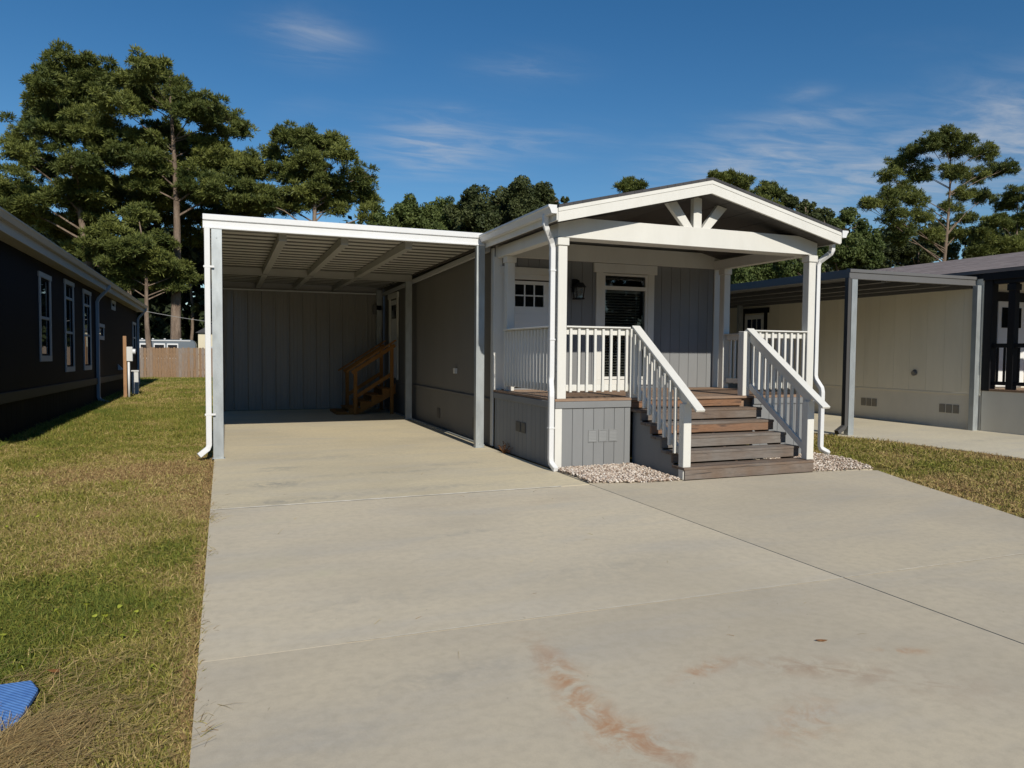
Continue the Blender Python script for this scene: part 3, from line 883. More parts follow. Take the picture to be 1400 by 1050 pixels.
for x0 in (6.20, 7.12):
    pts = [(7.49, .0)]
    for i in range(5, 0, -1):
        zt = DK * (NR - i) / NR - .037
        pts += [(RY[i] + .037, zt), (RY[i - 1] + .036, zt)]
    pts += [(8.69, .55), (7.75, 0)]
    MB().prism(pts, 'x', x0, x0 + .04).build('stringer', 'step_wood', steps)


def stair_rail(xc, face):
    x0, x1 = xc - .062, xc + .062
    nw = part('newel_post', xc - .055, xc + .055, 7.475, 7.58, .0 if face < 0 else .16, .93, 'white_paint', steps, .005)
    # sloping cap of the handrail
    ta, tb = (xc, 8.72, 1.905), (xc, 7.22, .862)
    cap = MB().beam(ta, tb, .125, .032, (1, 0, 0)).build('handrail', 'white_paint', steps, None, .004)
    dz = (ta[2] - tb[2]) / (ta[1] - tb[1])

    def zl(y, off): return ta[2] + dz * (y - ta[1]) - off
    inn = xc - face * .0
    MB().beam((xc, 8.70, zl(8.70, .098)), (xc, 7.47, zl(7.47, .098)), .036, .115, (1, 0, 0)).build('rail', 'white_paint', cap, None, .003)
    MB().beam((xc, 8.70, zl(8.70, .81)), (xc, 7.585, zl(7.585, .81)), .036, .080, (1, 0, 0)).build('rail', 'white_paint', cap, None, .003)
    n = 9
    for i in range(n):
        yy = 7.585 + (8.70 - 7.585) * (i + .6) / (n + .2)
        part('baluster', xc + face * .056 - .018, xc + face * .056 + .018, yy - .0185, yy + .0185, zl(yy, .86), zl(yy, .86) + .815, 'white_paint', cap, .003)


stair_rail(5.255, -1)
stair_rail(7.18, 1)

# ================================================================== CARPORT
cp = thing('carport', (1.85, 11.1, 0), 'white-edged metal carport on galvanised posts against the grey house', 'carport')
CY0, CY1 = 11.10, 19.62
CXL, CXR = -.25, 3.885


def cz(y, z): return z - .006 * (y - CY0)         # the roof falls gently towards the back


def cprism(poly_yz, x0, x1): return MB().prism(poly_yz, 'x', x0, x1)


# front fascia: folded metal with a top roll
MB().prism([(CY0 - .03, 3.225), (CY0 - .03, 3.245), (CY0 - .005, 3.255), (CY0 - .005, 3.335), (CY0 - .03, 3.345), (CY0 - .03, 3.415), (CY0 - .015, 3.425), (CY0 + .07, 3.425), (CY0 + .07, 3.225)], 'x', CXL, CXR).build('fascia', 'white_trim_metal', cp, None, .002)
# left gutter edge and house-side header
MB().prism([(CY0 + .071, 3.42), (CY1 + .2, cz(CY1, 3.42)), (CY1 + .2, cz(CY1, 3.22)), (CY0 + .071, 3.22)], 'x', CXL, CXL + .07).build('gutter', 'white_trim_metal', cp)
MB().prism([(CY0 + .071, 3.225), (CY1, 3.07), (CY1, 3.00), (CY0 + .071, 3.15)], 'x', HX0 - .10, HX0 - .025).build('header', 'pale_grey_trim', cp)
# ribbed roof deck: ribs run across, seen from below
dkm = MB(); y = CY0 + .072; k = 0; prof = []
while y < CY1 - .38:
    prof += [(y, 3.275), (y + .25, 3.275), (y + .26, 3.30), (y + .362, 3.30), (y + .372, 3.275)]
    MB().box(CXL + .075, HX0 - .03, y + .275, y + .345, cz(y, 3.262), cz(y, 3.298)).build('roof_rib', 'carport_rib_shade', cp)  # dark strip in each rib: contrast drawn as colour, not by light
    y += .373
prof += [(CY1, 3.275)]
top = [(p[0], cz(p[0], 3.36)) for p in reversed([prof[0], prof[-1]])]
dkm.prism([(a, cz(a, b)) for a, b in prof] + top, 'x', CXL + .071, HX0 - .024).build('roof_deck', 'carport_deck', cp)
for x in (.83, 1.73, 2.72):
    MB().prism([(CY0 + .24, 3.262), (CY1 - .01, cz(CY1, 3.262)), (CY1 - .01, cz(CY1, 3.145)), (CY0 + .24, 3.145)], 'x', x - .055, x + .055).build('purlin', 'carport_beam', cp)
YM = 16.15
for a_, b_ in ((CXL + .08, .774), (.886, 1.674), (1.786, 2.664), (2.776, 3.93)): MB().box(a_, b_, YM - .05, YM + .05, cz(YM, 3.135), cz(YM, 3.266)).build('cross_beam', 'carport_beam', cp)
MB().box(CXL + .08, 3.93, YM - .055, YM + .055, cz(YM, 3.118), cz(YM, 3.134)).build('beam_flange', 'carport_beam', cp)


def c_post(x0, y0, z1, name='post'):
    """galvanised lipped channel, open side away from the drive"""
    w, d, t = .135, .10, .012
    m = MB()
    m.box(x0, x0 + w, y0, y0 + t, .0, z1)
    m.box(x0, x0 + t, y0 + t, y0 + d, .0, z1); m.box(x0 + w - t, x0 + w, y0 + t, y0 + d, .0, z1)
    m.box(x0 + t, x0 + .04, y0 + d - t, y0 + d, .0, z1); m.box(x0 + w - .04, x0 + w - t, y0 + d - t, y0 + d, .0, z1)
    p = m.build(name, 'galvanised', cp)
    part('base_plate', x0 - .02, x0 + w + .02, y0 - .02, y0 + d + .02, .0016, .008, 'galvanised', p, .001)
    for z in (.06, z1 - .12): MB().tube([(x0 + w / 2, y0 - .008, z), (x0 + w / 2, y0 + .001, z)], .011, 6).build('bolt', 'galvanised', p)
    return p


c_post(-.14, CY0 - .02, 3.224); c_post(3.755, CY0 - .02, 3.224)
c_post(-.14, YM - .05, cz(YM, 3.117)); c_post(3.80, YM - .05, cz(YM, 3.117))
c_post(-.14, CY1 - .16, cz(CY1, 3.2)); c_post(3.80, CY1 - .16, cz(CY1, 3.2))
o = MB().sweep([(-.195, CY0 - .02, 3.24), (-.195, CY0 - .02, .20), (-.215, CY0 - .025, .15), (-.33, CY0 - .06, .06)], .085, .075, (0, 1, 0)).build('downspout', 'white_trim_metal', cp, None, .005)
for z in (2.68, .62): part('strap', -.245, -.105, CY0 - .064, CY0 - .058, z, z + .028, 'white_trim_metal', cp, .001)
# ribbed metal end wall, panel by panel
bw = MB().box(-.20, HX0 - .03, CY1 + .03, CY1 + .05, .01, 3.30).build('end_wall', 'carport_panel', cp)
pw = .335; x = -.135
while x < HX0 - .05:
    xe = min(x + pw - .004, HX0 - .035); w = xe - x
    prof = [(x, 0), (x, -.040), (x + .034, -.046), (x + .055, -.004)]
    for k in (1, 2):
        c = x + .045 + (w - .06) * k / 3
        if c + .03 < xe: prof += [(c - .022, -.004), (c - .014, -.009), (c + .014, -.009), (c + .022, -.004)]
    prof += [(xe, -.004), (xe, 0)]
    MB().prism([(a, CY1 + .028 + b) for a, b in prof], 'z', .01, 3.028).build('panel', 'carport_panel', bw)
    x += pw
part('top_trim', -.135, HX0 - .035, CY1 - .05, CY1 - .02, 3.03, 3.065, 'white_trim_metal', cp, .002)
part('edge_strip', 3.93, 3.965, 11.25, CY1 - .05, .002, .028, 'galvanised', cp, .003)

# ---- side door in the carport
sd = MB().box(HX0 - .010, HX0 + .011, 18.02, 18.80, .86, 2.82).build('side_door', 'off_white_door', house)
part('door_casing', HX0 - .035, HX0 - .002, 17.90, 18.019, .82, 2.86, 'white_paint', house); part('door_casing', HX0 - .035, HX0 - .002, 18.801, 18.92, .82, 2.86, 'white_paint', house)
part('door_header', HX0 - .05, HX0 - .001, 17.86, 18.96, 2.861, 3.00, 'white_paint', house)
part('pane', HX0 - .014, HX0 - .0105, 18.14, 18.68, 2.35, 2.70, 'dark_glass', sd, 0)
wl2 = MB().box(3.70, 3.98, CY1 - .16, CY1 - .008, 2.62, 2.74).prism([(3.72, 2.50), (3.93, 2.50), (3.96, 2.619), (3.70, 2.619)], 'y', CY1 - .13, CY1 - .02).build('flood_lamp', 'dark_metal', cp)

# ---- new wooden side stairs
ss = thing('side_stairs', (3.3, 18.3, 0), 'new orange-brown wooden stairs with a handrail inside the carport', 'staircase')
y0, y1 = 17.72, 18.92
n = 4; rs, rn = .78 / (n + 1), .27
for yy in (y0 + .03, y1 - .07):
    pts = [(2.78, .0)]
    for i in range(n):
        zt = rs * (i + 1) - .036; xx = 2.80 + rn * i
        pts += [(xx, zt), (xx + rn - .002, zt)]
    pts += [(3.93, .76), (3.93, .50), (3.02, .0)]
    MB().prism(pts, 'y', yy, yy + .04).build('stringer', 'new_wood_x', ss)
for i in range(n):
    xx = 2.80 + rn * i
    for k in range(2): part('tread', xx - .02 + k * .143, xx - .02 + k * .143 + .138, y0 + .0, y1, rs * (i + 1) - .035, rs * (i + 1), 'new_wood_x', ss, .004)
part('landing', 2.50, 2.776, y0 + .02, y1, .002, .065, 'new_wood_x', ss)
for yy in (y0 - .012, y1 - .065):
    part('post', 2.90, 2.985, yy - .045 if yy < 18 else yy + .067, yy + .008 if yy < 18 else yy + .12, .0, 1.02, 'new_wood_z', ss)
    part('post', 3.78, 3.865, yy - .045 if yy < 18 else yy + .067, yy + .008 if yy < 18 else yy + .12, .0, 1.70, 'new_wood_z', ss)
    yc = yy - .02 if yy < 18 else yy + .09
    MB().beam((2.72, yc, 1.03), (3.92, yc, 1.80), .085, .035, (0, 1, 0)).build('handrail', 'new_wood_x', ss)
    MB().beam((2.86, yc, 1.01), (3.90, yc, 1.68), .035, .085, (0, 1, 0)).build('rail', 'new_wood_x', ss)
    MB().beam((2.95, yc + (.04 if yy < 18 else -.04), .42), (3.80, yc + (.04 if yy < 18 else -.04), .96), .03, .085, (0, 1, 0)).build('rail', 'new_wood_x', ss)

# ================================================================== NAVY HOUSE
nx, ny0, ny1 = -3.45, 8.6, 35.4
navy = thing('navy_house', (nx, 14.3, -.03), 'long dark navy house with pale-framed windows beside the lawn', 'house')
NW = [(17.2, 18.35, 1.30, 3.12, (2.2,)), (19.75, 20.95, 1.04, 3.22, (1.98, 2.80)), (22.2, 23.45, 1.04, 3.20, (1.98, 2.80)), (24.7, 25.85, 1.92, 2.40, ()), (27.5, 28.5, 2.98, 3.30, ()), (33.55, 34.75, 1.62, 2.84, (2.2,)), (11.5, 12.7, 1.04, 3.20, (1.98, 2.8))]
holes = [(a + .16, b - .16, c + .16, d - .14) for a, b, c, d, r in NW]
wm = MB()
for a, b, c, d in holes_rects(ny0, ny1, .60, 3.34, holes): wm.box(nx - .12, nx, a, b, c, d)
wm.build('side_wall', 'navy_siding', navy)
MB().box(nx - 4.9, nx - .121, ny0, ny0 + .1, .6, 3.34).build('front_wall', 'navy_siding', navy)
MB().box(nx - 4.9, nx - .121, ny1 - .1, ny1, .6, 3.34).build('back_wall', 'navy_siding', navy)
MB().box(nx - 5.0, nx - 4.9, ny0, ny1, .0, 3.34).build('side_wall', 'navy_siding', navy)
MB().box(nx - 1.6, nx - 1.5, ny0 + .2, ny1 - .2, .6, 3.3).build('interior_wall', 'interior', navy)
MB().box(nx - 4.8, nx - .13, ny0 + .2, ny1 - .2, .62, .68).build('floor', 'interior', navy)
part('ledge', nx + .0, nx + .045, ny0, ny1, .61, .79, 'navy_trim', navy)
skn = MB().box(nx - .1, nx - .03, ny0, ny1, -.05, .60).build('skirting', 'navy_skirt', navy)
y = ny0
while y < ny1 - .02:
    ye = min(y + .31, ny1); part('board', nx - .029, nx - .008, y, ye - .012, -.03, .598, 'navy_skirt', skn, .003); y = ye
ex, ez = nx + .30, 3.62
rm = MB()
rm.prism([(ex + .02, ez), (nx - 2.5, ez + .95), (nx - 5.3, ez), (nx - 5.3, ez - .04), (nx - 2.5, ez + .91), (ex + .02, ez - .04)], 'y', ny0 - .2, ny1 + .25)
rm.build('roof', 'shingle_dark', navy)
MB().box(nx - 5.0, ex - .03, ny0, ny1, 3.341, 3.36).build('soffit', 'navy_gutter', navy)
MB().prism([(ex - .03, 3.361), (ex - .03, 3.57), (nx - 2.5, 4.42), (nx - 5.0, 3.6), (nx - 5.0, 3.361)], 'y', ny0, ny0 + .05).build('gable', 'navy_siding', navy)
MB().prism([(ex - .03, 3.361), (ex - .03, 3.57), (nx - 2.5, 4.42), (nx - 5.0, 3.6), (nx - 5.0, 3.361)], 'y', ny1 - .05, ny1).build('gable', 'navy_siding', navy)
part('fascia', ex - .03, ex - .002, ny0 - .15, ny1 + .2, 3.33, 3.575, 'navy_gutter', navy)
gutter('gutter', ex, 1, ny0 - .15, ny1 + .2, ez - .02, 'navy_gutter', navy, .12, .11)


def side_window(parent, y0, y1, z0, z1, rails, xf, mat='pale_grey_trim'):
    m = MB(); t = .10
    m.box(xf - .02, xf + .025, y0 + .05, y1 - .05, z0, z0 + t + .02); m.box(xf - .02, xf + .03, y0, y1, z1 - t, z1)
    m.box(xf - .02, xf + .024, y0 + .05, y0 + .05 + t, z0 + t + .021, z1 - t - .001); m.box(xf - .02, xf + .024, y1 - .05 - t, y1 - .05, z0 + t + .021, z1 - t - .001)
    w = m.build('window', mat, parent)
    for r in rails: part('rail', xf - .03, xf + .008, y0 + .151, y1 - .151, r - .028, r + .028, mat, w, .003)
    zs = [z0 + t + .02] + [r for r in rails] + [z1 - t]
    for a, b in zip(zs[:-1], zs[1:]): part('pane', xf - .026, xf - .020, y0 + .151, y1 - .151, a + (.029 if a in rails else 0), b - (.029 if b in rails else 0), 'dark_glass', w, 0)
    return w


for a, b, c, d, r in NW: side_window(navy, a, b, c, d, r, nx)
for y, zb in ((24.3, .02), (35.25, .02)):
    MB().sweep([(ex + .06, y, ez - .13), (ex + .06, y, ez - .20), (nx + .09, y, ez - .52), (nx + .05, y, ez - .62), (nx + .05, y, zb + .22), (nx + .09, y - .02, zb + .12), (nx + .34, y - .16, zb + .03)], .10, .085, (0, 1, 0)).build('downspout', 'blue_grey_pipe', navy, None, .006)
MB().add([(nx + .001, 29.0, .94), (nx + .001, 29.42, .94), (nx + .001, 29.42, 1.08), (nx + .001, 29.0, 1.16), (nx + .14, 29.02, .95), (nx + .14, 29.40, .95)], [(0, 1, 5, 4), (0, 4, 3), (1, 2, 5), (3, 4, 5, 2), (0, 3, 2, 1)]).build('vent_hood', 'pale_grey_trim', navy)
navy.rotation_euler = (-.0105, 0, 0)

# ---- service post with meter, pedestal
um = thing('utility_post', (-2.90, 26.2, -.03), 'brown wooden service post carrying a grey electric meter box', 'utility post')
part('post', -2.96, -2.86, 26.15, 26.25, -.03, 1.94, 'post_wood', um, .008)
bxm = part('meter_box', -2.855, -2.68, 26.06, 26.22, 1.14, 1.60, 'plastic_grey', um, .01)
MB().tube([(-2.68, 26.14, 1.45), (-2.60, 26.14, 1.45)], [.085, .08], 14).build('meter', 'white_trim_metal', bxm)
MB().tube([(-2.80, 26.14, 1.14), (-2.80, 26.14, -.03)], .035, 10).build('conduit', 'white_trim_metal', um, None, 0, True)
up = thing('utility_pedestal', (-2.85, 28.2, -.03), 'short pale utility pedestal standing behind the wooden service post', 'utility box')
part('cabinet', -2.93, -2.72, 28.1, 28.3, -.03, .74, 'plastic_grey', up, .012); part('lid', -2.945, -2.705, 28.085, 28.315, .741, .80, 'plastic_grey', up, .012)

# ================================================================== BACK FENCE, TRAILER, SHED, CABLE
fy = 43.6
fence = thing('back_fence', (-3, fy, -.03), 'weathered brown wooden picket fence across the end of the lawn', 'fence')
part('rail', -9, 4.4, fy + .022, fy + .07, .35, .44, 'fence_wood', fence); part('rail', -9, 4.4, fy + .022, fy + .07, 1.2, 1.29, 'fence_wood', fence)
x = -9.0
while x < 4.4:
    w = .135; h = 1.60 + random.uniform(-.02, .03)
    pm = MB().prism([(x, -.03), (x + w, -.03), (x + w, h - .04), (x + w - .035, h), (x + .035, h), (x, h - .04)], 'y', fy - .0 + random.uniform(-.012, .0), fy + .02)
    pm.build('picket', 'fence_wood', fence, (x, fy, 0)); x += w + random.uniform(.004, .014)
ty = 47.5
tr = thing('travel_trailer', (-3.2, ty, -.03), 'grey-blue travel trailer with white-rimmed windows behind the wooden fence', 'trailer')
ta, tb_ = at(186, 470, ty)[0] - 4.5, at(268, 470, ty)[0]
zt = at(230, 464, ty)[2]
MB().prism([(ta, .35), (tb_, .35), (tb_, zt - .25), (tb_ - .12, zt - .06), (tb_ - .3, zt), (ta + .3, zt), (ta, zt - .2)], 'y', ty, ty + 2.3).build('body', 'trailer_skin', tr, None, .05)
part('roof_rail', ta + .1, tb_ - .3, ty - .03, ty - .002, zt - .10, zt - .05, 'white_trim_metal', tr)
for px in (199, 218, 236, 180):
    p = at(px, 476, ty); w = MB().box(p[0] - .31, p[0] + .31, ty - .05, ty - .002, zt - 1.15, zt - .24).build('window', 'white_trim_metal', tr, None, .06)
    part('pane', p[0] - .25, p[0] + .25, ty - .058, ty - .051, zt - 1.07, zt - .32, 'trailer_window', w, .02)
for xx in (ta + 2.2, ta + 3.2):
    MB().tube([(xx, ty + .05, .36), (xx, ty + .35, .36)], .39, 16).build('wheel', 'black_trim', tr)
for px in (194, 209, 225, 247):
    p = at(px, 463, ty); part('roof_light', p[0] - .05, p[0] + .05, ty + .1, ty + .2, zt - .01, zt + .05, 'white_trim_metal', tr)
sy = 49.0
sh = thing('garden_shed', (at(276, 470, sy)[0], sy, -.03), 'small cream shed with dark roof behind the wooden fence', 'shed')
a, b = at(271, 470, sy)[0], at(271, 470, sy)[0] + 2.0; zr = at(271, 455, sy)[2]
MB().box(a, b, sy, sy + 2.2, -.03, zr).build('wall', 'shed_cream', sh); MB().prism([(a - .15, zr + .001), (b + .15, zr + .001), ((a + b) / 2, zr + .7)], 'y', sy - .15, sy + 2.3).build('roof', 'shingle_dark', sh)
part('door', a + .5, a + 1.2, sy - .03, sy - .001, .1, 1.7, 'pale_grey_trim', sh)
m = MB(); pts = []
p0, p1 = at(150, 415, 42.0), at(320, 444, 42.0)
for i in range(15):
    t = i / 14; p = p0 + (p1 - p0) * t; pts.append((p[0], p[1], p[2] - .25 * 4 * t * (1 - t) * .4))
tag(m.tube(pts, .012, 5).build('overhead_cable', 'cable', None), 'thin pale overhead cable strung in front of the dark pine trunks', 'cable')

# ================================================================== CREAM HOUSE WITH ITS CARPORT
wx = 13.80; gz = .075
cream = thing('cream_house', (wx, 10, gz), 'cream manufactured house with black-trimmed porch and brown shingle roof', 'house')
MB().box(wx, wx + .1, 9.95, 25, .80, 3.05).build('side_wall', 'cream_siding', cream)
csk = MB().box(wx + .01, wx + .1, 9.95, 25, gz - .02, .76).build('skirting', 'cream_skirt', cream)
part('ledge', wx - .02, wx + .05, 9.95, 25, .761, .80, 'cream_skirt', cream, .003)
y = 9.95
while y < 17.5:
    part('board', wx - .016, wx - .001, y, y + .400, .802, 3.04, 'cream_siding', cream, .001); y += .403
for (ya, yb) in ((12.40, 12.86), (10.40, 10.86)):
    for k in range(3):
        a = ya + (yb - ya) * k / 3
        part('vent', wx - .004, wx + .009, a, a + .125, .37, .54, 'vent_tan', cream, .002)
MB().tube([(wx - .0, 11.42, 1.17), (wx - .07, 11.42, 1.15)], [.07, .05], 10).build('tap_cover', 'dark_metal', cream)
# side door far back under its carport roof
part('side_door', wx - .03, wx - .017, 16.15, 16.95, .85, 2.62, 'off_white_door', cream)
for k in range(3): part('pane', wx - .034, wx - .031, 16.27 + .2 * k, 16.43 + .2 * k, 2.18, 2.5, 'dark_glass', cream, 0)
for a, b in ((16.03, 16.149), (16.951, 17.07)): part('door_casing', wx - .045, wx - .017, a, b, .82, 2.66, 'black_trim', cream)
part('door_header', wx - .055, wx - .017, 15.96, 17.14, 2.661, 2.80, 'black_trim', cream)
# recessed front porch towards the street
part('corner_post', wx - .015, wx + .16, 9.78, 9.94, .86, 3.02, 'black_trim', cream)
pf = MB().box(wx + .005, wx + .05, 7.4, 9.93, gz - .02, .86).build('porch_skirt', 'cream_skirt', cream)
part('deck', wx - .01, wx + 4.4, 7.38, 9.97, .861, .90, 'deck_wood', cream)
part('front_wall', wx + .2, wx + 4.4, 9.99, 10.05, .90, 3.2, 'cream_siding', cream)
fd = part('front_door', wx + .42, wx + 1.22, 9.95, 9.988, .93, 2.62, 'off_white_door', cream)
for k in range(2): part('pane', wx + .52 + .30 * k, wx + .78 + .30 * k, 9.94, 9.949, 2.1, 2.5, 'dark_glass', fd, 0)
part('door_header', wx + .17, wx + 1.40, 9.93, 9.987, 2.621, 2.80, 'black_trim', cream)
for y in (9.36, 7.45):
    part('post', wx + .02, wx + .15, y, y + .13, .90, 2.92, 'black_trim', cream); part('post_cap', wx + .0, wx + .17, y - .02, y + .15, 2.78, 2.90, 'black_trim', cream)
part('beam', wx + .0, wx + .17, 7.3, 9.77, 2.921, 3.06, 'black_trim', cream)
rl = part('railing', wx + .04, wx + .13, 7.58, 9.77, 1.70, 1.78, 'black_trim', cream); part('rail', wx + .05, wx + .12, 7.58, 9.77, .98, 1.05, 'black_trim', rl)
y = 7.66
while y < 9.75:
    if not 9.33 < y < 9.5: part('baluster', wx + .07, wx + .105, y, y + .035, 1.051, 1.699, 'black_trim', rl, .003)
    y += .135
# roof
cxr, cez, crz = wx + 2.35, 3.20, 3.80
rm = MB().prism([(wx - .05, cez), (cxr, crz), (wx + 4.8, cez), (wx + 4.8, cez - .06), (cxr, crz - .06), (wx - .05, cez - .06)], 'y', 7.1, 25.3).build('roof', 'shingle_brown', cream)
# shingle courses on the visible slope
for i in range(16):
    t0, t1 = i / 16, (i + 1) / 16
    xa_, xb_ = wx - .05 + (cxr - wx + .05) * t0, wx - .05 + (cxr - wx + .05) * t1
    za, zb = cez + (crz - cez) * t0, cez + (crz - cez) * t1
    MB().add([(xa_, 7.1, za + .004), (xb_, 7.1, zb + .003), (xb_, 25.3, zb + .003), (xa_, 25.3, za + .004), (xa_, 7.1, za + .009), (xa_, 25.3, za + .009)], [(4, 1, 2, 5), (0, 4, 5, 3), (0, 1, 4), (3, 5, 2)]).build('shingle_course', 'shingle_brown', rm)
part('rake_board', wx - .05, wx - .02, 7.1, 9.95, cez - .20, cez - .061, 'black_trim', cream)
part('fascia', wx - .02, wx + .01, 9.951, 25.2, cez - .16, cez - .061, 'black_trim', cream)
part('frieze_board', wx + .02, wx + .20, 9.80, 9.94, 3.061, 3.14, 'cream_siding', cream)
part('beam', wx + .18, wx + 4.4, 7.32, 7.45, 2.92, 3.10, 'cream_skirt', cream)

ncp = thing('neighbour_carport', (12.2, 10.1, gz), 'dark grey metal carport against the cream house', 'carport')
fy0, fy1 = 10.10, 24.5
MB().prism([(fy0 - .02, 2.91), (fy0 - .02, 2.93), (fy0, 2.94), (fy0, 3.02), (fy0 - .02, 3.03), (fy0 - .02, 3.085), (fy0 + .07, 3.10), (fy0 + .07, 2.91)], 'x', 10.50, 13.98).build('fascia', 'dark_metal', ncp)
MB().box(10.50, 10.57, fy0 + .071, fy1, 2.93, 3.08).build('gutter', 'dark_metal', ncp)
dm = MB(); y = fy0 + .072; prof = []
while y < fy1 - .3:
    prof += [(y, 2.97), (y + .21, 2.97), (y + .23, 3.02), (y + .27, 3.02), (y + .29, 2.97)]; y += .291
prof += [(fy1, 2.97), (fy1, 3.05), (fy0 + .072, 3.05)]
dm.prism(prof, 'x', 10.571, wx - .021).build('roof_deck', 'dark_metal', ncp)
for x in (11.4, 12.3, 13.1): part('purlin', x - .05, x + .05, fy0 + .071, fy1, 2.88, 2.968, 'dark_metal', ncp)
part('header', wx - .08, wx - .022, fy0 + .071, fy1, 2.86, 2.968, 'dark_metal', ncp)


def n_post(x0, y0):
    p = MB(); w, d, t = .13, .1, .012
    p.box(x0, x0 + w, y0, y0 + t, gz, 2.91); p.box(x0, x0 + t, y0 + t, y0 + d, gz, 2.91); p.box(x0 + w - t, x0 + w, y0 + t, y0 + d, gz, 2.91)
    p.box(x0 + t, x0 + w - t, y0 + d - t, y0 + d, gz, 2.91)
    return p.build('post', 'galvanised', ncp)


n_post(10.56, fy0 - .01); n_post(13.645, fy0 - .125); n_post(10.56, 17); n_post(13.62, 17); n_post(10.56, 24)
MB().sweep([(10.51, fy0 + .03, 2.93), (10.51, fy0 + .03, .26), (10.485, fy0 + .025, .225), (10.30, fy0 + .0, .135)], .085, .075, (0, 1, 0)).build('downspout', 'dark_pipe', ncp, None, .005)

# ================================================================== TREES
def unit(a): return a / np.maximum(np.linalg.norm(a, axis=-1, keepdims=True), 1e-9)


def tufts(C, A, K, L, W, tint, spread=.95):
    """K needle blades round every tuft centre C with axis A"""
    N = len(C)
    D = unit(A[:, None, :] * .75 + rng.normal(0, spread * .62, (N, K, 3)))
    ln = L * rng.uniform(.65, 1.15, (N, K, 1))
    Sd = unit(np.cross(D, rng.normal(0, 1, (N, K, 3)))) * (W * rng.uniform(.6, 1.2, (N, K, 1)) / 2)
    B = C[:, None, :] + rng.normal(0, L * .10, (N, K, 3))
    V = np.stack([B, B + D * ln * .62 - Sd, B + D * ln, B + D * ln * .62 + Sd], axis=2)   # N,K,4,3
    V = V.reshape(-1, 3); n = N * K; i = np.arange(n) * 4
    T = np.concatenate([np.stack([i, i + 1, i + 2], 1), np.stack([i, i + 2, i + 3], 1)])
    t = np.repeat(np.clip(tint[:, None] + rng.normal(0, .10, (N, K)), 0, 1).reshape(-1), 4)
    return V, T, t


def leaves(C, A, size, tint):
    N = len(C); D = unit(A * .5 + rng.normal(0, .8, (N, 3))); U = unit(np.cross(D, rng.normal(0, 1, (N, 3)))); W = np.cross(D, U)
    s = size * rng.uniform(.6, 1.25, (N, 1))
    V = np.stack([C - U * s, C + W * s * .5 + D * s * .12, C + U * s, C - W * s * .5 + D * s * .12], 1).reshape(-1, 3); i = np.arange(N) * 4
    T = np.concatenate([np.stack([i, i + 1, i + 2], 1), np.stack([i, i + 2, i + 3], 1)])
    return V, T, np.repeat(np.clip(tint, 0, 1), 4)


def crown_points(cl, Yc, dy, kind, dens, rs=1.0):
    """cl: (px, py, radius px) clumps at depth around Yc; returns tuft centres, axes, tints and the clump centres"""
    P, A, Ti, K = [], [], [], []
    for (px, py, r) in cl:
        Y = Yc + rng.normal(0, dy * .5)
        Y = min(max(Y, Yc - dy), Yc + dy)
        c = at(px, py, Y); R = r / FPX * Y * (1.30 if kind == 'pine' else 1.25) * rs
        K.append((c, R))
        nsub = max(9, int(r * 1.6 * rs)); ct = rng.uniform(.25, .6)
        if kind == 'pine':
            for s in range(nsub):
                d = unit(rng.normal(0, 1, 3)); d[2] = d[2] * .75 + .12
                sc_ = c + d * R * rng.uniform(.35, 1.02) * np.array([1, 1, .92]); sr = max(.20, R * rng.uniform(.16, .27))
                n = max(10, int(dens * 30 * (sr / .30) ** 1.5))
                q = unit(rng.normal(0, 1, (n, 3))); q[:, 2] = np.where(q[:, 2] < -.2, -q[:, 2] * .5, q[:, 2])
                rr = sr * rng.uniform(.45, 1.0, (n, 1)) ** .6
                P.append(sc_ + q * rr * np.array([1.1, 1.1, .85])); A.append(unit(q + np.array([0, 0, .35])))
                Ti.append(np.full(n, ct + rng.normal(0, .11)) + rng.normal(0, .08, n))
        else:
            for s in range(nsub + 3):
                d = unit(rng.normal(0, 1, 3))
                sc_ = c + d * R * rng.uniform(.3, .9); sr = R * rng.uniform(.22, .42)
                n = max(24, int(dens * 165 * (sr / .35) ** 2))
                q = unit(rng.normal(0, 1, (n, 3))); rr = sr * rng.uniform(.3, 1.0, (n, 1)) ** .5
                P.append(sc_ + q * rr); A.append(unit(q + np.array([0, 0, .3])))
                Ti.append(np.full(n, ct + rng.normal(0, .12)) + rng.normal(0, .12, n))
    return np.concatenate(P), np.concatenate(A), np.concatenate(Ti), K


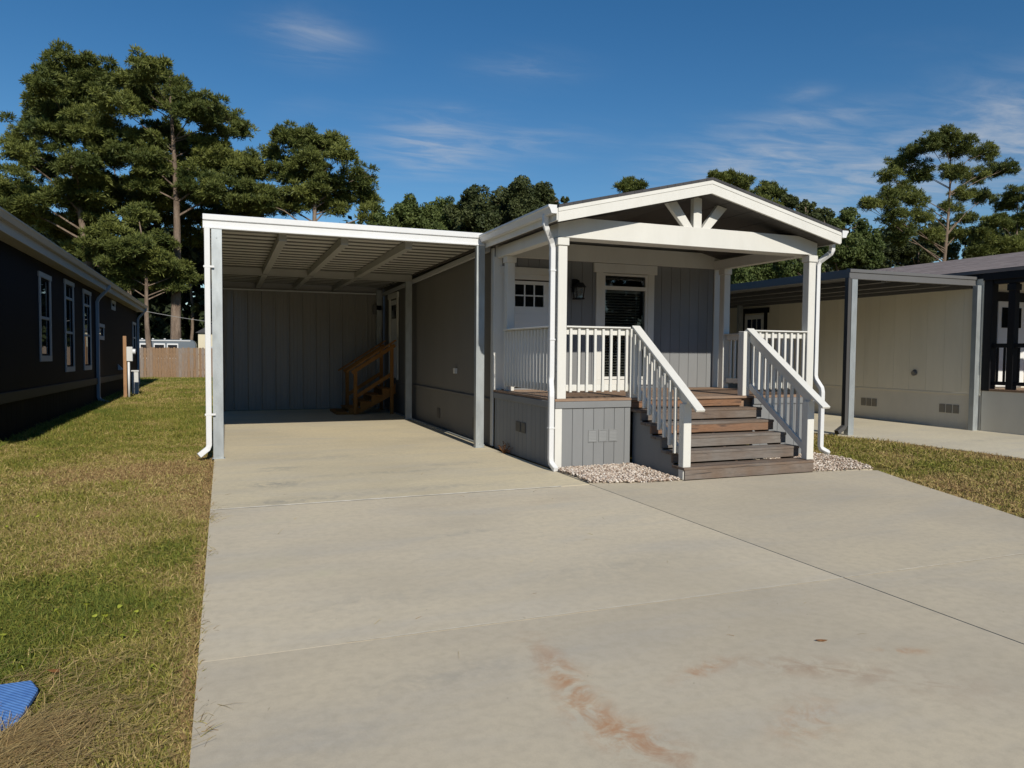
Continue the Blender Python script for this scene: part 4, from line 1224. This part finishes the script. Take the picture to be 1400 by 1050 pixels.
def make_tree(name, label, cl, Yc, dy, kind, base_px, group, r0=.26, dens=1.0, L=.31, W=.055, mat=None, top=None, rs=1.0, blades=7):
    base = at(base_px, 480, Yc); base = np.array([base[0], Yc, -.05])
    root = thing(name, tuple(base), label, 'tree', group)
    P, A, Ti, K = crown_points(cl, Yc, dy, kind, dens, rs)
    if kind == 'pine': V, T, t = tufts(P, A, blades, L, W, Ti)
    else: V, T, t = leaves(P, A, L, Ti)
    np_mesh('crown', V, T, mat or ('pine_needles' if kind == 'pine' else 'oak_leaves'), root, tuple(base), attr=t)
    ztop = max(c[2] for c, R in K) - .2
    xt = np.mean([c[0] for c, R in K if c[2] > ztop - 4])
    tp = np.array([top if top is not None else xt, Yc, ztop])
    m = MB(); pts = []; rad = []
    n = 12
    for i in range(n + 1):
        f = i / n; p = base + (tp - base) * f; p[0] = base[0] + (tp[0] - base[0]) * f ** 1.7 + .10 * math.sin(f * 7 + Yc); p[1] += .08 * math.cos(f * 5)
        pts.append(tuple(p)); rad.append(r0 * (1 - .86 * f) * (1.25 if i == 0 else 1))
    m.tube(pts, rad, 10)
    tk = m.build('trunk', 'bark', root, tuple(base), 0, True)
    # limbs to every clump
    bmz = base[2]
    for c, R in K:
        zj = max(bmz + .25 * (ztop - bmz), c[2] - (.25 + .25 * random.random()) * math.hypot(c[0] - base[0], c[1] - Yc) - .3)
        f = min(max((zj - bmz) / (ztop - bmz), .05), .97); k = min(int(f * n), n - 1); a = Vector(pts[k]).lerp(Vector(pts[k + 1]), f * n - k)
        e = Vector(c); mid = a.lerp(e, .55) + Vector((random.uniform(-.15, .15), random.uniform(-.15, .15), .10 * (e - a).length * random.uniform(-.2, .8)))
        rr = max(.03, rad[k] * .38)
        lm = MB().tube([a, mid, e], [rr, rr * .65, rr * .25], 6)
        for q in range(3):
            d = unit(rng.normal(0, 1, 3)) * R * .8; d[2] = abs(d[2]) * .6
            lm.tube([mid.lerp(e, .5 + .15 * q), e + Vector(d)], [rr * .35, .012], 4)
        lm.build('limb', 'bark', root, tuple(base))
    return root


GP = 'tall pines behind the back fence'
A_cl = [(98, 98, 22), (64, 118, 18), (133, 110, 20), (50, 140, 14), (90, 126, 24), (126, 132, 20), (56, 171, 23), (23, 193, 14), (28, 214, 12), (88, 160, 22), (116, 178, 22), (72, 190, 19), (62, 228, 19), (139, 190, 20), (146, 218, 21), (104, 232, 19), (18, 257, 20), (92, 268, 20), (52, 276, 14), (128, 262, 20), (30, 285, 16), (118, 290, 18)]
make_tree('pine_tree', 'tallest broad pine with a rounded crown, over the navy house roof', A_cl, 50, 3.0, 'pine', 128, GP, .30, rs=1.1)
B_cl = [(199, 97, 17), (222, 108, 14), (182, 114, 14), (163, 148, 18), (193, 136, 19), (236, 140, 22), (270, 152, 22), (296, 170, 19), (318, 178, 17), (225, 193, 22), (268, 206, 21), (193, 197, 17), (214, 223, 22), (184, 214, 17), (290, 218, 22), (321, 231, 24), (348, 230, 18), (268, 258, 22), (310, 268, 24), (232, 262, 20), (196, 250, 18)]
make_tree('pine_tree', 'thick-trunked pine with a spreading crown beside the carport post', B_cl, 48, 3.0, 'pine', 243, GP, .34, rs=1.12)
C_cl = [(410, 197, 23), (448, 200, 21), (391, 190, 13), (470, 214, 13), (396, 238, 22), (425, 228, 22), (443, 253, 22), (492, 243, 18), (501, 273, 18), (470, 262, 18), (418, 274, 22), (372, 212, 11), (386, 281, 22), (457, 285, 18), (505, 295, 14), (355, 275, 20)]
make_tree('pine_tree', 'lone rounded pine rising above the white carport fascia', C_cl, 47, 2.5, 'pine', 425, GP, .30, rs=1.0)
D_cl = [(139, 334, 18), (182, 344, 22), (214, 361, 20), (246, 374, 15), (161, 370, 19), (204, 383, 17), (167, 389, 14), (242, 394, 9), (257, 381, 11), (146, 318, 17), (188, 300, 18), (120, 345, 14), (222, 335, 15)]
make_tree('pine_tree', 'low young pine hanging its boughs over the brown picket fence', D_cl, 46.5, 1.8, 'pine', 206, GP, .18, 1.1)
E_cl = [(86, 318, 16), (64, 303, 16), (40, 300, 15), (100, 345, 13), (10, 285, 18), (130, 300, 18), (160, 280, 18), (175, 262, 17), (150, 252, 17), (200, 285, 18), (230, 300, 18), (110, 312, 17), (250, 238, 18), (212, 250, 17), (225, 275, 18)]
make_tree('pine_tree', 'slender pine with sparse low limbs above the navy house eave', E_cl, 53, 2.5, 'pine', 185, GP, .2)
F_cl = [(262, 300, 18), (268, 328, 15), (292, 290, 18), (340, 285, 20), (330, 300, 20), (300, 315, 18)]
make_tree('pine_tree', 'shaded pine crown tucked behind the carport corner', F_cl, 54, 2.0, 'pine', 300, GP, .22)
make_tree('pine_tree', 'small pine tip peeping alone over the dark roof shingles', [(852, 258, 8), (862, 253, 8), (874, 257, 8), (860, 264, 10), (850, 275, 12), (868, 285, 14)], 48, 1.0, 'pine', 862, GP, .16)
GO = 'broadleaf trees behind the houses'
make_tree('oak_tree', 'dark green oak with a domed crown between the carport and porch roofs', [(650, 277, 19), (632, 297, 20), (660, 296, 22), (711, 266, 22), (736, 272, 20), (689, 281, 20), (718, 292, 23), (757, 276, 9), (746, 292, 18), (771, 274, 6), (700, 310, 22), (650, 318, 22), (675, 330, 22), (735, 315, 22)], 42, 2.5, 'oak', 700, GO, .3, .9, .10)
make_tree('oak_tree', 'greyish green oak between the lone pine and the darker oak', [(560, 290, 17), (549, 304, 18), (582, 294, 16), (610, 291, 17), (597, 308, 20), (572, 312, 20), (625, 312, 18), (540, 315, 16), (520, 305, 14), (600, 330, 20)], 44, 2.0, 'oak', 575, GO, .26, .9, .10, mat='light_leaves')
GR = 'trees behind the cream house'
make_tree('pine_tree', 'dark tufted pine top showing just behind the porch gable peak', [(979, 243, 8), (995, 246, 8), (1017, 252, 10), (1046, 262, 12), (1059, 268, 10), (1030, 275, 12), (1005, 262, 10), (1045, 285, 14)], 42, 1.5, 'pine', 1015, GR, .2, 1.1, rs=1.25)
make_tree('oak_tree', 'dark round oak between the tufted pine top and the pale leafy tree', [(1079, 279, 12), (1104, 286, 12), (1124, 296, 12), (1085, 300, 14), (1110, 310, 14), (1065, 310, 15), (1095, 330, 17), (1128, 325, 14), (1060, 340, 17)], 40, 1.5, 'oak', 1095, GR, .24, 1.0, .10, rs=1.25)
make_tree('broadleaf_tree', 'pale leafy tree rising over the dark neighbour carport roof', [(1159, 298, 13), (1177, 310, 13), (1143, 308, 11), (1188, 327, 13), (1169, 338, 17), (1149, 351, 17), (1194, 351, 17), (1130, 345, 14), (1110, 360, 16), (1160, 365, 16), (1080, 365, 16), (1040, 370, 18), (1015, 380, 16)], 36, 1.6, 'oak', 1160, GR, .16, .8, .10, mat='light_leaves', rs=1.2)
G_cl = [(1291, 194, 15), (1271, 198, 12), (1313, 204, 15), (1249, 211, 13), (1345, 211, 13), (1377, 231, 10), (1361, 236, 11), (1230, 227, 12), (1217, 243, 10), (1259, 238, 14), (1304, 238, 13), (1333, 243, 13), (1230, 264, 13), (1214, 275, 12), (1189, 281, 9), (1252, 274, 12), (1320, 268, 12), (1345, 271, 11), (1300, 286, 10), (1223, 298, 13), (1259, 299, 11), (1320, 301, 11), (1271, 327, 12), (1230, 325, 15), (1307, 322, 9)]
make_tree('pine_tree', 'tall open-crowned pine standing alone over the cream house roof', G_cl, 40, 1.8, 'pine', 1284, GR, .24, .9, .30, .046, rs=1.55)
H_cl = [(1394, 268, 17), (1374, 281, 15), (1361, 306, 18), (1387, 308, 18), (1345, 325, 18), (1378, 338, 20), (1410, 300, 20), (1405, 335, 22), (1340, 345, 14), (1430, 320, 24), (1425, 280, 20)]
make_tree('pine_tree', 'dense bushy pine crowding the cream house roof ridge', H_cl, 38, 1.8, 'pine', 1385, GR, .2, 1.1, .28, .05, rs=1.2)
make_tree('broadleaf_tree', 'dark understorey tree around the lone pine trunk', [(1240, 345, 18), (1215, 350, 16), (1265, 350, 14), (1300, 345, 14), (1325, 350, 14), (1255, 362, 14), (1205, 365, 14)], 44, 1.6, 'oak', 1250, GR, .2, 1.0, .10)


# ---- the wood behind everything: one dark mass
def build_wood():
    Ps, As, Ts = [], [], []
    for i in range(760):
        px = rng.uniform(-260, 1700); top = 318
        py = rng.uniform(top, 482); Y = rng.uniform(57, 68)
        c = at(px, py, Y); R = rng.uniform(1.1, 2.0); n = 190
        q = unit(rng.normal(0, 1, (n, 3))); Ps.append(c + q * R * rng.uniform(.4, 1, (n, 1))); As.append(q); Ts.append(np.full(n, rng.uniform(.15, .7)) + rng.normal(0, .12, n))
    V, T, t = leaves(np.concatenate(Ps), np.concatenate(As), .36, np.concatenate(Ts))
    V[:, 2] = np.maximum(V[:, 2], -.03)
    o = np_mesh('woodland', V, T, 'wood_mass', None, (0, 60, 0), attr=t)
    tag(o, 'dark dense woodland behind the fence and houses', 'woodland', None, 'stuff')


build_wood()


def build_far_side():  # unseen tree belt added behind the camera to darken glass reflections
    Ps, As, Ts = [], [], []
    for i in range(460):
        a = rng.uniform(-1.25, 1.25); d = rng.uniform(48, 56); R = rng.uniform(1.4, 2.6); n = 110
        c = np.array([math.sin(a) * d * 1.3, -math.cos(a) * d, rng.uniform(.5, 10.5)])
        q = unit(rng.normal(0, 1, (n, 3))); Ps.append(c + q * R * rng.uniform(.4, 1, (n, 1))); As.append(q); Ts.append(np.full(n, rng.uniform(.2, .8)))
    V, T, t = leaves(np.concatenate(Ps), np.concatenate(As), .75, np.concatenate(Ts)); V[:, 2] = np.maximum(V[:, 2], -.03)
    tag(np_mesh('unseen_woodland', V, T, 'wood_mass', None, (0, -50, 0), attr=t), 'unseen belt of trees across the street, added to darken the window reflections', 'woodland', None, 'stuff')


build_far_side()
GT = 'bare pine trunks in the dark wood behind the fence'
for px, Y, r, h in ((130, 56, .17, 9), (160, 60, .15, 9), (222, 60, .16, 9), (262, 57, .13, 9)):
    b = at(px, 480, Y); p = [(b[0] + .1 * math.sin(k * 1.3 + px), Y, -.05 + h * k / 6) for k in range(7)]
    o = MB().tube(p, [r * (1 - .08 * k) for k in range(7)], 8).build('bare_pine', 'bark', None, (b[0], Y, -.05), 0, True)
    tag(o, 'shaded bare pine trunk standing among the dark wood beyond the trailer', 'tree', GT)


# ================================================================== GRASS
def vnoise(x, y, sc_, seed):
    r = np.random.default_rng(seed); G = r.uniform(0, 1, (64, 64))
    u, v = x / sc_ + 100, y / sc_ + 100; i, j = np.floor(u).astype(int), np.floor(v).astype(int); f, g = u - i, v - j
    f = f * f * (3 - 2 * f); g = g * g * (3 - 2 * g); a = lambda p, q: G[p % 64, q % 64]
    return (a(i, j) * (1 - f) + a(i + 1, j) * f) * (1 - g) + (a(i, j + 1) * (1 - f) + a(i + 1, j + 1) * f) * g


GREEN = np.array([.168, .178, .030]); OLIVE = np.array([.235, .205, .048]); STRAW = np.array([.42, .325, .140]); BROWN = np.array([.27, .175, .080]); DGREEN = np.array([.095, .125, .022])


def grass_patch(x, y, z, hgt, wid, dryness, flat=.35, two=True):
    """x,y,z blade roots; dryness 0..1 per blade"""
    n = len(x); az = rng.uniform(0, 2 * np.pi, n); isf = rng.uniform(0, 1, n) < flat
    el = np.where(isf, rng.uniform(.08, .5, n), rng.uniform(.7, 1.45, n))
    L = hgt * rng.uniform(.5, 1.3, n) * np.where(isf, 1.5, 1.0)
    d = np.stack([np.cos(az) * np.cos(el), np.sin(az) * np.cos(el), np.sin(el)], 1)
    s = np.stack([-np.sin(az), np.cos(az), np.zeros(n)], 1)
    tw = rng.uniform(0, np.pi, n); s = s * np.cos(tw)[:, None] + np.cross(d, s) * np.sin(tw)[:, None]
    w = (wid * rng.uniform(.6, 1.3, n))[:, None] / 2
    B = np.stack([x, y, z], 1); M = B + d * (L * .55)[:, None]
    d2 = d + np.stack([np.cos(az), np.sin(az), np.full(n, -.9)], 1) * rng.uniform(.1, .5, (n, 1)); E_ = M + d2 * (L * .45)[:, None]
    E_[:, 2] = np.maximum(E_[:, 2], z + .004)
    if two:
        V = np.stack([B - s * w, B + s * w, M + s * w * .8, M - s * w * .8, E_], 1).reshape(-1, 3); i = np.arange(n) * 5; kk = 5
        T = np.concatenate([np.stack([i, i + 1, i + 2], 1), np.stack([i, i + 2, i + 3], 1), np.stack([i + 3, i + 2, i + 4], 1)])
    else:
        V = np.stack([B - s * w, B + s * w, B + d * L[:, None]], 1).reshape(-1, 3); i = np.arange(n) * 3; kk = 3; T = np.stack([i, i + 1, i + 2], 1)
    k = np.clip(dryness + rng.normal(0, .20, n) + np.where(isf, .15, 0), 0, 1)[:, None]
    c = np.where(k < .3, DGREEN + (GREEN - DGREEN) * (k / .3), np.where(k < .55, GREEN + (OLIVE - GREEN) * ((k - .3) / .25), np.where(k < .8, OLIVE + (STRAW - OLIVE) * ((k - .55) / .25), STRAW + (BROWN - STRAW) * ((k - .8) / .2))))
    c = c * rng.uniform(.8, 1.4, (n, 1))
    return V, T, np.repeat(c, kk, axis=0)


def lawn(name, label, zones, zfun, keep, dryf):
    Vs, Ts, Cs = [], [], []; off = 0
    for (x0, x1, y0, y1, dens, h, w, two) in zones:
        n = int((x1 - x0) * (y1 - y0) * dens); x = rng.uniform(x0, x1, n); y = rng.uniform(y0, y1, n)
        k = keep(x, y); x, y = x[k], y[k]
        dr = dryf(x, y)
        hh = h * (.75 + .9 * vnoise(x, y, .5, 5)) * np.where(dr > .6, .8, 1.0)
        V, T, C = grass_patch(x, y, zfun(x), hh, w, dr, .38, two)
        Vs.append(V); Ts.append(T + off); Cs.append(C); off += len(V)
    o = np_mesh(name, np.concatenate(Vs), np.concatenate(Ts), 'grass_blades', None, (0, 0, 0), cattr=np.concatenate(Cs))
    tag(o, label, 'grass', None, 'stuff')


def dry_left(x, y):
    d = .47 + .55 * (vnoise(x, y, 1.3, 1) - .5) + .45 * (vnoise(x, y, .35, 2) - .5) + .30 * (vnoise(x, y, 3.5, 3) - .5)
    d = d - .12 * np.exp(-((y - 5.6) / 1.3) ** 2) + .22 * np.exp(-((y - 10) / 2.5) ** 2) + .30 * np.exp(-((y - 3.2) / .45) ** 2 - ((x + .75) / .35) ** 2)
    d = d + .35 * np.exp(-((x + .16) / .05) ** 2)
    return np.clip(d, 0, 1)


zf = lambda x: np.array([lot_z(v) for v in x])
lawn('lawn_grass', 'mown patchy green and straw lawn between the driveway and the navy house',
     [(-1.9, -.125, 2.2, 5.2, 13000, .050, .0052, True), (-2.6, -.125, 5.2, 8.5, 7000, .050, .0062, True), (-3.5, -.125, 8.5, 14, 3600, .052, .009, True), (-3.5, -.13, 14, 24, 1500, .058, .016, False), (-6, 0.4, 24, 43.6, 420, .07, .032, False), (-4.2, -1.9, 2.2, 8.5, 900, .05, .009, False)],
     zf, lambda x, y: ((x < -.125 + .012 * np.sin(y * 9)) | (y > 19.7)) & ~((x < -3.40) & (y > 8.6) & (y < 35.4)), dry_left)


def dry_right(x, y): return np.clip(.70 + .5 * (vnoise(x, y, 1.2, 7) - .5) + .4 * (vnoise(x, y, .35, 8) - .5), 0, 1)


def keep_right(x, y):
    re = np.interp(y, [-14, 2.59, 4.63, 5.15, 5.73, 6.37, 7.26], [3.2, 6.15, 7.08, 7.30, 7.52, 7.76, 8.14]) - .02
    ne = np.interp(y, [7.0, 8.0, 9.3, 10.1], [10.73, 10.69, 10.56, 10.37])
    lo = np.where(y < 7.27, re, np.where(y < 8.7, 8.48 + .1 * np.sin(y * 7), 8.5)); return (x > lo) & (x < ne)


lawn('lawn_grass', 'dry mown grass strip between the driveway and the cream house slab',
     [(6.9, 10.8, 2.4, 7.3, 2600, .055, .009, True), (8.4, 10.8, 7.3, 10.3, 2600, .06, .010, True), (8.4, 10.5, 10.3, 26, 500, .06, .016, False)], zf, keep_right, dry_right)
# taller tufts along the wall of the navy house and edges
n = 2600; y = rng.uniform(12, 34, n); x = -3.36 + np.abs(rng.normal(0, .07, n)); V, T, C = grass_patch(x, y, zf(x), np.full(n, .13), .010, np.full(n, .25), .1, True)
tag(np_mesh('edge_grass', V, T, 'grass_blades', None, (0, 0, 0), cattr=C), 'longer green grass tufts along the foot of the navy house wall', 'grass', None, 'stuff')

# ---- loose straw: cut clippings round the blue lid, and wisps on the concrete
n = 3400; th = rng.uniform(0, 2 * np.pi, n); r = np.abs(rng.normal(0, 1, n)); x = -.80 + .26 * r * np.cos(th); y = 3.30 + .42 * r * np.sin(th); k = (x < -.20) & ~((np.abs(x + .88) < .12) & (y > 3.42) & (y < 3.80)); x, y = x[k], y[k]; n = len(x)
az = rng.normal(.45, .75, n); L = rng.uniform(.04, .26, n) ** 1.1; w = rng.uniform(.0008, .0018, (n, 1))
p0 = np.stack([x, y, rng.uniform(.0, .035, n)], 1); p1 = p0 + np.stack([np.cos(az) * L, np.sin(az) * L, rng.uniform(-.012, .03, n)], 1); s = np.stack([-np.sin(az), np.cos(az), np.zeros(n)], 1) * w
V = np.stack([p0 - s, p0 + s, p1 + s * .6, p1 - s * .6], 1).reshape(-1, 3); i = np.arange(n) * 4; T = np.concatenate([np.stack([i, i + 1, i + 2], 1), np.stack([i, i + 2, i + 3], 1)])
C = np.repeat((STRAW + (BROWN - STRAW) * rng.uniform(0, 1, (n, 1))) * rng.uniform(.8, 1.7, (n, 1)), 4, axis=0)
tag(np_mesh('grass_clippings', V, T, 'grass_blades', None, (0, 0, 0), cattr=C), 'heap of dry straw-coloured grass clippings around the blue lid', 'grass clippings', None, 'stuff')
n = 150; y = np.concatenate([np.repeat(rng.uniform(2.8, 8, 12), 10) + rng.normal(0, .06, 120), rng.uniform(3, 9, 30)]); x = np.concatenate([-.12 + np.abs(rng.normal(0, .045, 120)), rng.uniform(0, 3.5, 30)])
V, T, C = grass_patch(x, y, np.full(n, .002), rng.uniform(.025, .075, n), .0024, rng.uniform(.4, 1, n), .95, True)
tag(np_mesh('straw_wisps', V, T, 'grass_blades', None, (0, 0, 0), cattr=C), 'scattered dry grass wisps lying on the driveway edge', 'straw', None, 'stuff')

# ================================================================== GRAVEL
def gravel(name, label, poly, n, zb, seed):
    r = np.random.default_rng(seed); P = np.array(poly); V, T, A = [], [], []
    ico = bmesh.new(); bmesh.ops.create_icosphere(ico, subdivisions=1, radius=1); iv = np.array([v.co[:] for v in ico.verts]); it = np.array([[v.index for v in f.verts] for f in ico.faces]); ico.free()
    x0, y0 = P.min(0); x1, y1 = P.max(0); k = 0
    while k < n:
        x, y = r.uniform(x0, x1), r.uniform(y0, y1); ins = False; j = len(P) - 1
        for i in range(len(P)):
            if (P[i, 1] > y) != (P[j, 1] > y) and x < (P[j, 0] - P[i, 0]) * (y - P[i, 1]) / (P[j, 1] - P[i, 1]) + P[i, 0]: ins = not ins
            j = i
        if not ins: continue
        s = r.uniform(.010, .021); sc3 = np.array([1, r.uniform(.6, 1), r.uniform(.5, .8)]) * s; a = r.uniform(0, 6.28); q = iv * (1 + r.normal(0, .13, (len(iv), 1))) * sc3
        q = np.stack([q[:, 0] * math.cos(a) - q[:, 1] * math.sin(a), q[:, 0] * math.sin(a) + q[:, 1] * math.cos(a), q[:, 2]], 1)
        V.append(q + np.array([x, y, zb + r.uniform(-.004, .022) + .02 * max(0, 1 - abs(y - 8.3))])); T.append(it + k * len(iv)); A.append(np.full(len(iv), r.uniform(0, 1))); k += 1
    o = np_mesh(name, np.concatenate(V), np.concatenate(T), 'pale_gravel', None, (0, 0, 0), attr=np.concatenate(A))
    tag(o, label, 'gravel', None, 'stuff')


bed = MB().prism([(4.03, 7.66), (4.5, 7.50), (5.2, 7.45), (5.2, 8.72), (4.03, 8.72)], 'z', -.10, -.004).build('gravel_bed', 'concrete_right', None); tag(bed, kind='structure')
gravel('gravel', 'pale pinkish gravel bed in front of the grey porch skirt', [(4.0, 8.66), (4.06, 8.1), (4.02, 7.68), (4.5, 7.50), (5.15, 7.45), (5.2, 8.70)], 3600, .004, 3)
bed = MB().prism([(7.22, 7.45), (8.2, 7.40), (8.55, 8.1), (8.48, 8.72), (7.22, 8.72)], 'z', -.10, -.004).build('gravel_bed', 'concrete_right', None); tag(bed, kind='structure')
gravel('gravel', 'pale gravel patch between the wooden steps and the dry grass strip', [(7.23, 7.44), (8.2, 7.38), (8.5, 8.05), (8.46, 8.70), (7.23, 8.70)], 2200, .004, 4)

# ================================================================== SMALL THINGS
lid = MB().prism([(-1.10, 3.84), (-.99, 3.845), (-.82, 3.83), (-.775, 3.73), (-.79, 3.46), (-.84, 3.36), (-1.08, 3.34), (-1.16, 3.6)], 'z', .004, .032).build('meter_lid', 'blue_plastic', None, (-.95, 3.6, .004), .006)
tag(lid, 'faded blue plastic utility lid half buried in cut grass', 'lid')
lid.rotation_euler = (math.radians(1.5), math.radians(-2), 0)


def leaf_mesh(name, r, mat, round_=True):
    m = MB(); n = 12
    m.v.append((0, 0, .006))
    for i in range(n):
        a = 2 * math.pi * i / n; rr = r * (1 if round_ else (.55 + .45 * abs(math.cos(a)))) * (1 + .08 * math.sin(3 * a)); m.v.append((math.cos(a) * rr, math.sin(a) * rr * (1 if round_ else .55), .004 * math.cos(2 * a)))
    m.f = [(0, i + 1, (i + 1) % n + 1) for i in range(n)]
    if round_: m.tube([(0, 0, .004), (.004, 0, -.05)], .0022, 5)
    o = m.build(name, mat, None, (0, 0, 0)); d = o.data; col.objects.unlink(o); bpy.data.objects.remove(o); return d


lm = leaf_mesh('weed_leaf', .017, 'weed_leaf')
for px, py in ((77, 834), (119, 825), (190, 821), (186, 836), (164, 829), (143, 841), (129, 842), (228, 848), (187, 863), (21, 901), (168, 869), (207, 912), (4, 868), (30, 911), (10, 720), (51, 706), (185, 683)):
    d = ray(px, py); t = (.02 - CAMH) / d[2]
    o = bpy.data.objects.new('weed_leaf', lm); _place(o, None, (d[0] * t, d[1] * t, .022)); o.rotation_euler = (random.uniform(-.2, .9), random.uniform(-.4, .4), random.uniform(0, 6)); k = random.uniform(.75, 1.15); o.scale = (k, k, 1)
    tag(o, 'small round yellow-green weed leaf in the lawn', 'weed', 'round weed leaves in the lawn')
bl_ = leaf_mesh('dry_leaf', .035, 'brown_leaf', False)
o = bpy.data.objects.new('dry_leaf', bl_); d = ray(1123, 876); t = (.004 - CAMH) / d[2]; _place(o, None, (d[0] * t, d[1] * t, .006)); o.rotation_euler = (.1, .05, 2.6); o.scale = (.9, .7, 1)
tag(o, 'small dry rust-brown leaf lying alone on the driveway', 'leaf')
for px, py in ((74, 918),):
    o = bpy.data.objects.new('dry_leaf', bl_); d = ray(px, py); t = (.03 - CAMH) / d[2]; _place(o, None, (d[0] * t, d[1] * t, .035)); o.rotation_euler = (.2, .3, .6)
    tag(o, 'curled orange-brown leaf on the grass clippings by the blue lid', 'leaf')
m = MB(); random.seed(3)
for i in range(26):
    a = random.uniform(0, 6.28); L = random.uniform(.06, .17); e = (3.955 + math.cos(a) * L * .7, 10.35 + math.sin(a) * L * 1.3, random.uniform(.03, .16)); m.tube([(3.97 + random.uniform(-.02, .02), 10.35 + random.uniform(-.05, .05), .0), e], [.004, .002], 4)
    m.add([(e[0] - .02, e[1], e[2]), (e[0], e[1] - .015, e[2] + .01), (e[0] + .02, e[1], e[2]), (e[0], e[1] + .015, e[2] - .005)], [(0, 1, 2, 3)])
tag(m.build('dead_weed', 'brown_leaf', None, (3.97, 10.35, 0)), 'dried reddish weed growing at the foot of the porch side skirt', 'weed')
